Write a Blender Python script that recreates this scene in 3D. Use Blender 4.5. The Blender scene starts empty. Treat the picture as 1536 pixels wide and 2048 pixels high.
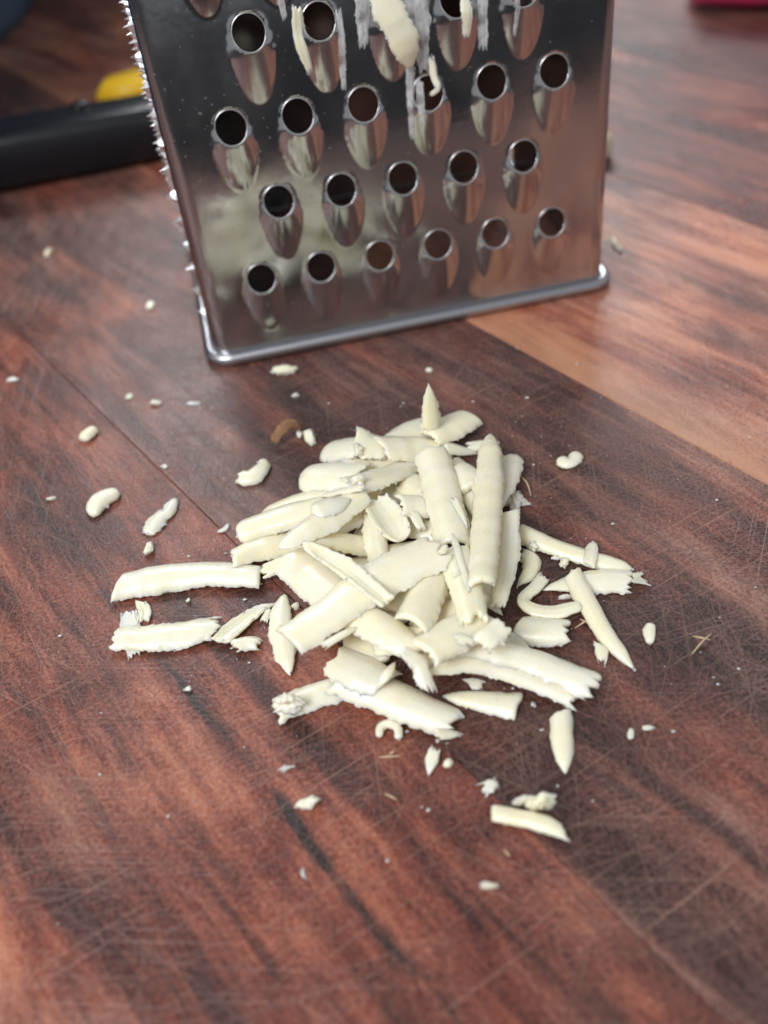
import bpy, bmesh, math, random
import numpy as np
from mathutils import Vector, Matrix, noise
MM = .001
R = math.radians
sc = bpy.context.scene
COL = sc.collection

# ------------------------------------------------------------------ camera
cd = bpy.data.cameras.new('camera'); cam = bpy.data.objects.new('camera', cd); COL.objects.link(cam)
PITCH, ROLL, HGT = R(43.65), R(-6.77), .1021
cp, sp = math.cos(PITCH), math.sin(PITCH)
Fv = Vector((0, cp, -sp)); R0 = Vector((1, 0, 0)); U0 = Vector((0, sp, cp))
Rv = R0*math.cos(ROLL)+U0*math.sin(ROLL); Uv = -R0*math.sin(ROLL)+U0*math.cos(ROLL)
cam.matrix_world = Matrix(((Rv.x, Uv.x, -Fv.x, 0), (Rv.y, Uv.y, -Fv.y, 0), (Rv.z, Uv.z, -Fv.z, HGT), (0, 0, 0, 1)))
cd.sensor_fit = 'VERTICAL'; cd.sensor_height = 36; cd.sensor_width = 27; cd.lens = 1840/2048*36
cd.clip_start = .005; cd.clip_end = 30
cd.dof.use_dof = True; cd.dof.focus_distance = .136; cd.dof.aperture_fstop = 13
sc.camera = cam
sc.render.resolution_x, sc.render.resolution_y = 768, 1024

# ------------------------------------------------------------------ world, lamps, exposure
w = bpy.data.worlds.new('World'); sc.world = w; w.use_nodes = True
bg = w.node_tree.nodes['Background']; bg.inputs[0].default_value = (.93, .95, 1, 1); bg.inputs[1].default_value = .41
def area(name, loc, aim, size, power, col):
    l = bpy.data.lights.new(name, 'AREA'); l.shape = 'RECTANGLE'; l.size, l.size_y = size; l.energy = power; l.color = col
    o = bpy.data.objects.new(name, l); COL.objects.link(o); o.location = loc
    o.rotation_euler = (Vector(aim)-Vector(loc)).to_track_quat('-Z', 'Y').to_euler(); return o
area('ceiling_lamp', (-.64, -.58, 1.06), (0, .12, 0), (.65, .65), 17.4, (.975, .97, 1))
area('window_light', (-.22, 1.9, 1.22), (.0, .15, 0), (1.7, .5), 38, (.96, .975, 1))
sc.view_settings.view_transform = 'Standard'; sc.view_settings.look = 'None'
sc.view_settings.exposure = 0; sc.view_settings.gamma = 1
sc.render.engine = 'CYCLES'
sc.cycles.max_bounces = 7; sc.cycles.diffuse_bounces = 5; sc.cycles.glossy_bounces = 4; sc.cycles.transparent_max_bounces = 6; sc.cycles.use_denoising = True

# ------------------------------------------------------------------ helpers
def obj(name, mesh, mat=None, parent=None, smooth=True, **props):
    o = bpy.data.objects.new(name, mesh); COL.objects.link(o)
    if mat and not mesh.materials: mesh.materials.append(mat)
    if parent: o.parent = parent
    if smooth and mesh.polygons: mesh.polygons.foreach_set('use_smooth', [True]*len(mesh.polygons))
    for k, v in props.items(): o[k] = v
    return o
def empty(name, loc=(0, 0, 0), rz=0, **props):
    o = bpy.data.objects.new(name, None); COL.objects.link(o); o.location = loc; o.rotation_euler.z = rz; o.empty_display_size = .01
    for k, v in props.items(): o[k] = v
    return o
def mesh_np(name, V, F):
    m = bpy.data.meshes.new(name); m.from_pydata(np.asarray(V, float).tolist(), [], [list(map(int, f)) for f in F]); m.update(); return m
def mesh_bm(name, bm):
    m = bpy.data.meshes.new(name); bmesh.ops.recalc_face_normals(bm, faces=bm.faces); bm.to_mesh(m); bm.free(); return m

class NT:
    """small node-tree writer"""
    def __init__(s, name):
        s.m = bpy.data.materials.new(name); s.m.use_nodes = True; s.t = s.m.node_tree; s.b = s.t.nodes['Principled BSDF']
    def n(s, typ, **kw):
        nd = s.t.nodes.new('ShaderNode'+typ)
        for k, v in kw.items(): setattr(nd, k, v)
        return nd
    def put(s, sock, v):
        if isinstance(v, bpy.types.NodeSocket): s.t.links.new(v, sock)
        elif isinstance(v, (tuple, list)) and sock.type == 'RGBA' and len(v) == 3: sock.default_value = (*v, 1)
        else: sock.default_value = v
    def math(s, op, a, b=0., c=None, clamp=False):
        nd = s.n('Math', operation=op, use_clamp=clamp); s.put(nd.inputs[0], a); s.put(nd.inputs[1], b)
        if c is not None: s.put(nd.inputs[2], c)
        return nd.outputs[0]
    def vmath(s, op, a, b):
        nd = s.n('VectorMath', operation=op); s.put(nd.inputs[0], a); s.put(nd.inputs[1], b); return nd.outputs[0]
    def noise(s, vec, scale=1., detail=4., rough=.55, dist=0.):
        nd = s.n('TexNoise'); s.put(nd.inputs['Vector'], vec); s.put(nd.inputs['Scale'], scale); s.put(nd.inputs['Detail'], detail)
        s.put(nd.inputs['Roughness'], rough); s.put(nd.inputs['Distortion'], dist); return nd.outputs[0]
    def mapping(s, vec, loc=(0, 0, 0), rot=(0, 0, 0), scale=(1, 1, 1)):
        nd = s.n('Mapping'); s.put(nd.inputs[0], vec); nd.inputs[1].default_value = loc; nd.inputs[2].default_value = rot; nd.inputs[3].default_value = scale; return nd.outputs[0]
    def ramp(s, fac, stops, interp='LINEAR'):
        nd = s.n('ValToRGB'); nd.color_ramp.interpolation = interp; el = nd.color_ramp.elements
        while len(el) < len(stops): el.new(.5)
        for e, (p_, c) in zip(el, stops): e.position = p_; e.color = (*c, 1) if isinstance(c, (tuple, list)) else (c, c, c, 1)
        s.put(nd.inputs[0], fac); return nd.outputs[0]
    def mix(s, fac, a, b, mode='MIX'):
        nd = s.n('Mix', data_type='RGBA', blend_type=mode); s.put(nd.inputs[0], fac); s.put(nd.inputs[6], a); s.put(nd.inputs[7], b); return nd.outputs[2]
    def rng(s, v, a, b, c=0., d=1.):
        nd = s.n('MapRange'); s.put(nd.inputs[0], v); s.put(nd.inputs[1], a); s.put(nd.inputs[2], b); s.put(nd.inputs[3], c); s.put(nd.inputs[4], d); return nd.outputs[0]
    def bump(s, hgt, strength, dist):
        nd = s.n('Bump'); s.put(nd.inputs['Height'], hgt); nd.inputs['Strength'].default_value = strength; nd.inputs['Distance'].default_value = dist; return nd.outputs[0]
    def set(s, **kw):
        for k, v in kw.items(): s.put(s.b.inputs[k.replace('_', ' ')], v)
        return s.m

# ------------------------------------------------------------------ materials
GRAIN = R(-55.5)                       # direction of the board's staves
def wood_material():
    t = NT('board_wood')
    geo = t.n('NewGeometry').outputs['Position']
    mm = t.vmath('MULTIPLY', geo, (1000, 1000, 1000))
    rot = t.n('VectorRotate', rotation_type='Z_AXIS'); t.put(rot.inputs['Vector'], mm); rot.inputs['Angle'].default_value = -GRAIN
    g0 = rot.outputs[0]                                    # x along the stave, y across it
    seed = t.n('Attribute', attribute_type='OBJECT', attribute_name='grain_seed').outputs['Fac']
    tone = t.n('Attribute', attribute_type='OBJECT', attribute_name='tone').outputs['Fac']
    warm = t.n('Attribute', attribute_type='OBJECT', attribute_name='warmth').outputs['Fac']
    cmb = t.n('CombineXYZ'); t.put(cmb.inputs[0], t.math('MULTIPLY', seed, 371.)); t.put(cmb.inputs[1], t.math('MULTIPLY', seed, 97.)); t.put(cmb.inputs[2], seed)
    g = t.vmath('ADD', g0, cmb.outputs[0])
    big = t.noise(t.mapping(g, scale=(.013, .05, .05)), 1, 5, .65, 1.4)
    mid = t.noise(t.mapping(g, scale=(.022, .30, .1)), 1, 6, .65, .6)
    fib = t.noise(t.mapping(g, scale=(.10, 1.7, .1)), 1, 4, .6)
    blot = t.noise(t.mapping(g, loc=(40, 9, 3), scale=(.035, .05, .05)), 1, 5, .6)
    por = t.noise(t.mapping(g, loc=(3, 7, 0), scale=(.28, 1.25, .1)), 1, 3, .6)
    v = t.math('ADD', t.math('MULTIPLY', big, .95), t.math('MULTIPLY', mid, .55)); v = t.math('ADD', v, t.math('MULTIPLY', fib, .20))
    v = t.math('ADD', v, t.math('MULTIPLY', blot, .56))
    v = t.math('ADD', t.math('MULTIPLY', t.math('SUBTRACT', v, 1.13), 1.45), tone)
    spk = t.noise(t.mapping(mm, scale=(1.9, 1.9, 0)), 1, 4, .7)
    v = t.math('ADD', v, t.math('MULTIPLY', t.math('SUBTRACT', spk, .5), .85))
    red = t.ramp(v, [(.12, (.016, .005, .005)), (.34, (.072, .018, .014)), (.52, (.185, .047, .030)), (.70, (.34, .108, .062)), (.92, (.54, .225, .125))])
    gry = t.ramp(v, [(.12, (.014, .007, .007)), (.34, (.054, .024, .021)), (.52, (.118, .053, .043)), (.70, (.215, .108, .085)), (.92, (.38, .235, .18))])
    hue = t.rng(t.math('ADD', t.math('SUBTRACT', t.noise(t.mapping(g, loc=(9, 77, 2), scale=(.022, .07, .1)), 1, 5, .65), .5), warm), .40, .66)
    col = t.mix(hue, gry, red)
    # dark mineral streaks running with the grain
    sep = t.n('SeparateXYZ'); t.put(sep.inputs[0], g0); gx, gy = sep.outputs[0], sep.outputs[1]
    wob = t.math('MULTIPLY', t.math('SUBTRACT', t.noise(t.mapping(g0, scale=(.05, .02, 0)), 1, 4, .6), .5), 4.)
    brk = t.noise(t.mapping(g0, loc=(5, 0, 0), scale=(.08, .3, 0)), 1, 5, .75)
    for perp, wd, amt in ((19., 1.5, 1.), (7.6, 1.1, .5), (1.5, 1.1, .5), (55., 1.4, .5), (84., 1.6, .5), (150., 2.2, .5), (27.5, .8, .3)):
        d = t.math('ABSOLUTE', t.math('SUBTRACT', t.math('ADD', gy, wob), perp))
        m = t.rng(t.math('ADD', d, t.math('MULTIPLY', t.math('SUBTRACT', .56, brk), 9.)), wd*1.2, wd*.2)
        col = t.mix(t.math('MULTIPLY', m, amt), col, (.022, .014, .014))
    # pale sapwood along the edge of the right-hand stave
    sap = t.math('MULTIPLY', t.rng(t.math('ADD', gy, t.math('MULTIPLY', wob, 2.2)), 119., 109.), t.math('GREATER_THAN', gy, 108.2))
    col = t.mix(t.math('MULTIPLY', sap, .55), col, (.56, .27, .135))
    # open pores
    col = t.mix(t.math('MULTIPLY', t.rng(por, .64, .74), .55), col, (.030, .014, .013))
    # knife scratches, many directions, gathered in worn patches
    wear = t.rng(t.noise(t.mapping(g0, loc=(61, 3, 8), scale=(.026, .026, 0)), 1, 3, .6), .36, .62)
    allsc = None
    for k, (ang, fq, lo_, hi_, amt) in enumerate(((8, 2.6, .66, .74, .55), (-12, 2.0, .67, .75, .55), (63, 2.4, .665, .745, .5), (88, 2.2, .67, .74, .55),
                                       (100, 2.9, .66, .74, .5), (118, 1.9, .68, .75, .5), (35, 1.7, .69, .75, .55), (152, 2.3, .67, .75, .5), (75, 3.3, .66, .75, .4), (-28, 1.2, .70, .74, .7))):
        vec = t.mapping(t.mapping(mm, loc=(17.*k, 31.*k, 0), rot=(0, 0, R(ang))), scale=(.032, fq*1.7, 0))
        s_ = t.math('MULTIPLY', t.rng(t.noise(vec, 1, 1., .5, 0.), lo_-.045, hi_-.01), amt)
        allsc = s_ if allsc is None else t.math('MAXIMUM', allsc, s_)
    fuzz = t.rng(spk, .45, .68)
    allsc = t.math('MULTIPLY', allsc, t.math('ADD', .5, t.math('MULTIPLY', wear, .6)))
    col = t.mix(t.math('MULTIPLY', allsc, .72), col, (.37, .215, .155))
    col = t.mix(t.math('MULTIPLY', t.math('MULTIPLY', fuzz, wear), .20), col, (.36, .23, .19))
    hgt = t.math('ADD', t.math('MULTIPLY', por, -.6), t.math('ADD', t.math('MULTIPLY', allsc, -.8), t.math('MULTIPLY', fuzz, .25)))
    rgh = t.math('ADD', .26, t.math('ADD', t.math('MULTIPLY', wear, .08), t.math('MULTIPLY', allsc, .2)))
    return t.set(Base_Color=col, Roughness=rgh, Specular_IOR_Level=.5, Normal=t.bump(hgt, .38, .00022))
M_WOOD = wood_material()

def cheese_material(name):
    t = NT(name); p_ = t.vmath('MULTIPLY', t.n('TexCoord').outputs['Object'], (1000, 1000, 1000))
    strip = t.n('Attribute', attribute_name='strip').outputs['Vector']        # along / across the shred, mm
    a = t.noise(p_, .30, 3); b = t.noise(p_, 2.2, 4, .65); c = t.noise(p_, 8., 3, .6)
    st = t.noise(t.mapping(strip, scale=(.10, 3.2, 1)), 1, 4, .6)
    pit = t.rng(t.noise(p_, 1.1, 3, .5), .68, .78)
    rnd = t.n('ObjectInfo').outputs['Random']
    col = t.mix(t.math('ADD', t.math('MULTIPLY', t.rng(a, .35, .68), .5), t.math('MULTIPLY', rnd, .5)), (.95, .85, .575), (.95, .895, .755))
    col = t.mix(t.math('MULTIPLY', t.rng(b, .52, .72), .45), col, (.95, .92, .84))
    h = t.math('ADD', t.math('MULTIPLY', b, .7), t.math('MULTIPLY', c, .4)); h = t.math('ADD', h, t.math('MULTIPLY', st, .55)); h = t.math('SUBTRACT', h, t.math('MULTIPLY', pit, .5))
    return t.set(Base_Color=col, Roughness=t.rng(b, .3, .7, .22, .42), Normal=t.bump(h, .20, .0003), Specular_IOR_Level=.55,
              Subsurface_Weight=.9, Subsurface_Radius=(1., .86, .62), Subsurface_Scale=.0010, Coat_Weight=.35, Coat_Roughness=.2)
M_CHEESE = cheese_material('white_cheddar')
def smear_material():
    t = NT('cheese_smear'); p_ = t.vmath('MULTIPLY', t.n('TexCoord').outputs['Object'], (1000, 1000, 1000))
    b = t.noise(t.mapping(p_, scale=(.45, .07, .3)), 1, 3, .55)
    t.set(Base_Color=(.95, .95, .95), Roughness=.35, Subsurface_Weight=.3, Subsurface_Scale=.0005, Alpha=t.rng(b, .34, .70, .10, .68), Normal=t.bump(b, .4, .0002))
    return t.m
M_SMEAR = smear_material()

def steel_material():
    t = NT('stainless_steel'); p_ = t.vmath('MULTIPLY', t.n('NewGeometry').outputs['Position'], (1000, 1000, 1000))
    br = t.noise(t.mapping(p_, scale=(.9, .9, .05)), 1, 5, .6); sm = t.noise(p_, .06, 4, .6); sp_ = t.noise(p_, 1.3, 2, .5)
    rgh = t.math('ADD', t.rng(sm, .35, .7, .085, .20), t.math('MULTIPLY', t.rng(sp_, .68, .76), .2))
    t.set(Metallic=1., Base_Color=(.475, .48, .49), Roughness=rgh, Normal=t.bump(t.math('ADD', t.math('MULTIPLY', br, .15), sm), .10, .0006)); return t.m
M_STEEL = steel_material()
M_RIM = NT('rim_steel').set(Metallic=1., Base_Color=(.46, .47, .49), Roughness=.34)
M_TOOTH = NT('rasp_steel').set(Metallic=1., Base_Color=(.86, .87, .88), Roughness=.38)
M_LIP = NT('cut_edge').set(Metallic=1., Base_Color=(.85, .85, .86), Roughness=.32)
def plain(name, col, rough=.5, spec=.5, var=.15, scale=.3, bump=.1, **kw):
    t = NT(name); p_ = t.vmath('MULTIPLY', t.n('TexCoord').outputs['Object'], (1000, 1000, 1000))
    a = t.noise(p_, scale, 4, .6)
    c = t.mix(a, tuple(x*(1-var) for x in col), tuple(min(1, x*(1+var)) for x in col))
    return t.set(Base_Color=c, Roughness=rough, Specular_IOR_Level=spec, Normal=t.bump(a, bump, .0004), **kw)
M_COUNTER = plain('dark_counter', (.012, .012, .014), .75, .12)
M_BLACK = plain('black_plastic', (.006, .007, .010), .27, .45, .2, .8, .06)
M_CLOTH = plain('slate_cloth', (.09, .13, .19), .9, .2, .3, 1.5, .5)
M_YELLOW = plain('yellow_rind', (.88, .54, .02), .4, .5, .12, .2)
M_PINK = plain('pink_plastic', (.92, .07, .24), .4, .5, .1, .1)
M_HUSK = plain('dry_husk', (.30, .165, .085), .7, .3, .5, 1.2, .6)
M_FIBRE = plain('wood_fibre', (.55, .40, .25), .7, .3, .2, 1.)

# ------------------------------------------------------------------ strip geometry (mm)
def catmull(P, n):
    """n points on a smooth curve through the control points P, evenly spaced"""
    P = np.asarray(P, float)
    if len(P) == 2:
        return P[0] + (P[1] - P[0]) * np.linspace(0, 1, n)[:, None]
    Q = np.vstack([2*P[0]-P[1], P, 2*P[-1]-P[-2]]); out = []
    for k in range(len(P)-1):
        a, b, c, d = Q[k:k+4]; t = np.linspace(0, 1, 24, endpoint=False)[:, None]
        out.append(.5*((2*b)+(-a+c)*t+(2*a-5*b+4*c-d)*t*t+(-a+3*b-3*c+d)*t**3))
    C = np.vstack(out+[P[-1:]])
    L = np.concatenate([[0], np.cumsum(np.linalg.norm(np.diff(C, axis=0), axis=1))])
    s = np.linspace(0, L[-1], n)
    return np.stack([np.interp(s, L, C[:, k]) for k in range(3)], 1)

def soft(rs, x, step):
    """smooth 1-D noise in -1..1"""
    n = int((x.max()-x.min())/step)+4; k = (x-x.min())/step; i = k.astype(int); f = k-i; f = f*f*(3-2*f); r = rs.rand(n+1)*2-1
    return r[i]*(1-f)+r[i+1]*f

def jag(rs, x, step):
    """ragged 1-D noise in -1..1 with knots every `step`"""
    n = int((x.max()-x.min())/step)+4
    return np.interp((x-x.min())/step, np.arange(n), rs.rand(n)*2-1)

def shred_grid(spine, widths, arc, roll, thick, e0, e1, seed, rag=1., step=.33):
    """closed strip of grated cheese: gutter-shaped section swept along a spine, torn edges (mm)"""
    rs = np.random.RandomState(seed)
    P = np.asarray(spine, float)
    L = np.linalg.norm(np.diff(catmull(P, 60), axis=0), axis=1).sum()
    N = int(np.clip(L/step, 12, 120)); M = 17
    C = catmull(P, N)
    tt = np.linspace(0, 1, N); dist = tt*L
    T = np.gradient(C, axis=0); T /= np.linalg.norm(T, axis=1)[:, None]
    up0 = np.array([0, 0, 1.]) if abs(T[:, 2]).max() < .93 else np.array([0, -1., .1])
    S = np.cross(T, up0); S /= np.linalg.norm(S, axis=1)[:, None]
    Un = np.cross(S, T)
    rl = np.radians(np.interp(tt, np.linspace(0, 1, len(roll)), roll))[:, None] if hasattr(roll, '__len__') else np.full((N, 1), np.radians(roll))
    S, Un = S*np.cos(rl)+Un*np.sin(rl), Un*np.cos(rl)-S*np.sin(rl)
    hw = np.interp(tt, np.linspace(0, 1, len(widths)), widths)/2
    for e, dd in ((e0, dist), (e1, L-dist)):
        if e[0] == 't':
            q = np.clip(dd/max(float(e[1:] or 5), .1), 0, 1); hw = hw*(.07+.93*np.sin(q*np.pi/2)**.8)
        elif e[0] == 'r':
            q = np.clip(dd/(hw.max()*float(e[1:] or 1)), 0, 1); hw = hw*(.12+.88*np.sqrt(1-(1-q)**2))
    s = np.linspace(-1, 1, M); s = .45*s+.55*np.sin(s*np.pi/2)
    off0 = np.zeros(M); off1 = np.zeros(M)
    for e, off in ((e0, off0), (e1, off1)):
        if e[0] == 'j': off += (jag(rs, s, .16)*.5+.5)*float(e[1:] or 1.2)
        if e[0] == 'c': off += (s*np.sign(float(e[1:]))+1)/2*abs(float(e[1:])) + (jag(rs, s, .2)*.5+.5)*.25
    lo, hi = off0[None, :], L-off1[None, :]
    D = lo+(hi-lo)*tt[:, None]                      # distance along the spine of every grid point
    def at(V): return np.stack([np.interp(D, dist, V[:, k]) for k in range(3)], -1)
    HW = np.interp(D, dist, hw)
    edge = np.zeros((N, M))
    for sg in (-1, 1):
        tear = .35*jag(rs, dist, .36)+.25*jag(rs, dist, .8)+.35*soft(rs, dist, 2.4)+1.3*np.maximum(0, jag(rs, dist, .42)-.6)
        tear = tear[:, None]*rag*.42
        edge += np.where(s*sg > 0, np.abs(s)**7, 0)[None, :]*tear*np.clip(HW/1.4, .12, 1)
    A = np.radians(abs(arc)); sg = 1 if arc >= 0 else -1
    if A < .05:
        X = s[None, :]*HW; Z = np.zeros((N, M)); nx = np.zeros(M)
    else:
        Rr = HW/np.sin(min(A, np.pi/2)); th = s*A
        X = Rr*np.sin(th)[None, :]; Z = sg*Rr*(np.cos(th)-np.cos(A))[None, :]; nx = np.sin(th)*sg
    nz = np.sqrt(np.maximum(1-nx**2, 0))*np.where(abs(s*A) > np.pi/2, -1, 1)
    X = X+np.sign(s)[None, :]*np.abs(edge)*np.sign(edge)
    groove = soft(rs, s*3, .6)[None, :]*.05+soft(rs, s*3, .28)[None, :]*.03
    wob = soft(rs, dist, 6.)[:, None]*.11*(1-.5*s[None, :]**2)+soft(rs, dist, 1.6)[:, None]*.03
    twist = soft(rs, dist, 9.)[:, None]*s[None, :]*.30*np.minimum(HW/2.5, 1)
    wob = wob+twist+np.abs(s)[None, :]**6*jag(rs, dist, .5)[:, None]*.10*rag
    fine = (rs.rand(N, M)-.5)*.006
    prof = (1-.62*np.abs(s)**6)[None, :]*(1+.15*soft(rs, dist, 2.)[:, None])
    endp = np.clip(np.minimum(dist, L-dist)/(.35*thick), 0, 1); endp = (.45+.55*np.sqrt(1-(1-endp)**2))[:, None]
    hh = np.minimum(thick/2, HW*.8)*prof*endp
    B = at(C); Sx = at(S); Uz = at(Un)
    Sx /= np.linalg.norm(Sx, axis=-1, keepdims=True); Uz /= np.linalg.norm(Uz, axis=-1, keepdims=True)
    mid = B+Sx*X[..., None]+Uz*(Z+wob)[..., None]
    nrm = Sx*nx[None, :, None]+Uz*nz[None, :, None]
    top = mid+nrm*(hh+groove*endp+fine)[..., None]; bot = mid-nrm*(hh+fine.T.reshape(N, M)*.5)[..., None]
    return top, bot

def grid_faces(N, M):
    i, j = np.meshgrid(np.arange(N-1), np.arange(M-1), indexing='ij')
    a = (i*M+j).ravel(); K = N*M
    f = [np.stack([a, a+1, a+M+1, a+M], 1), np.stack([a+K, a+M+K, a+M+1+K, a+1+K], 1)]
    i = np.arange(N-1)
    f.append(np.stack([i*M, (i+1)*M, (i+1)*M+K, i*M+K], 1))
    b = i*M+M-1; f.append(np.stack([b, b+K, b+M+K, b+M], 1))
    j = np.arange(M-1)
    f.append(np.stack([j, j+K, j+1+K, j+1], 1))
    c = (N-1)*M+j; f.append(np.stack([c, c+1, c+1+K, c+K], 1))
    return np.vstack(f)

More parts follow.
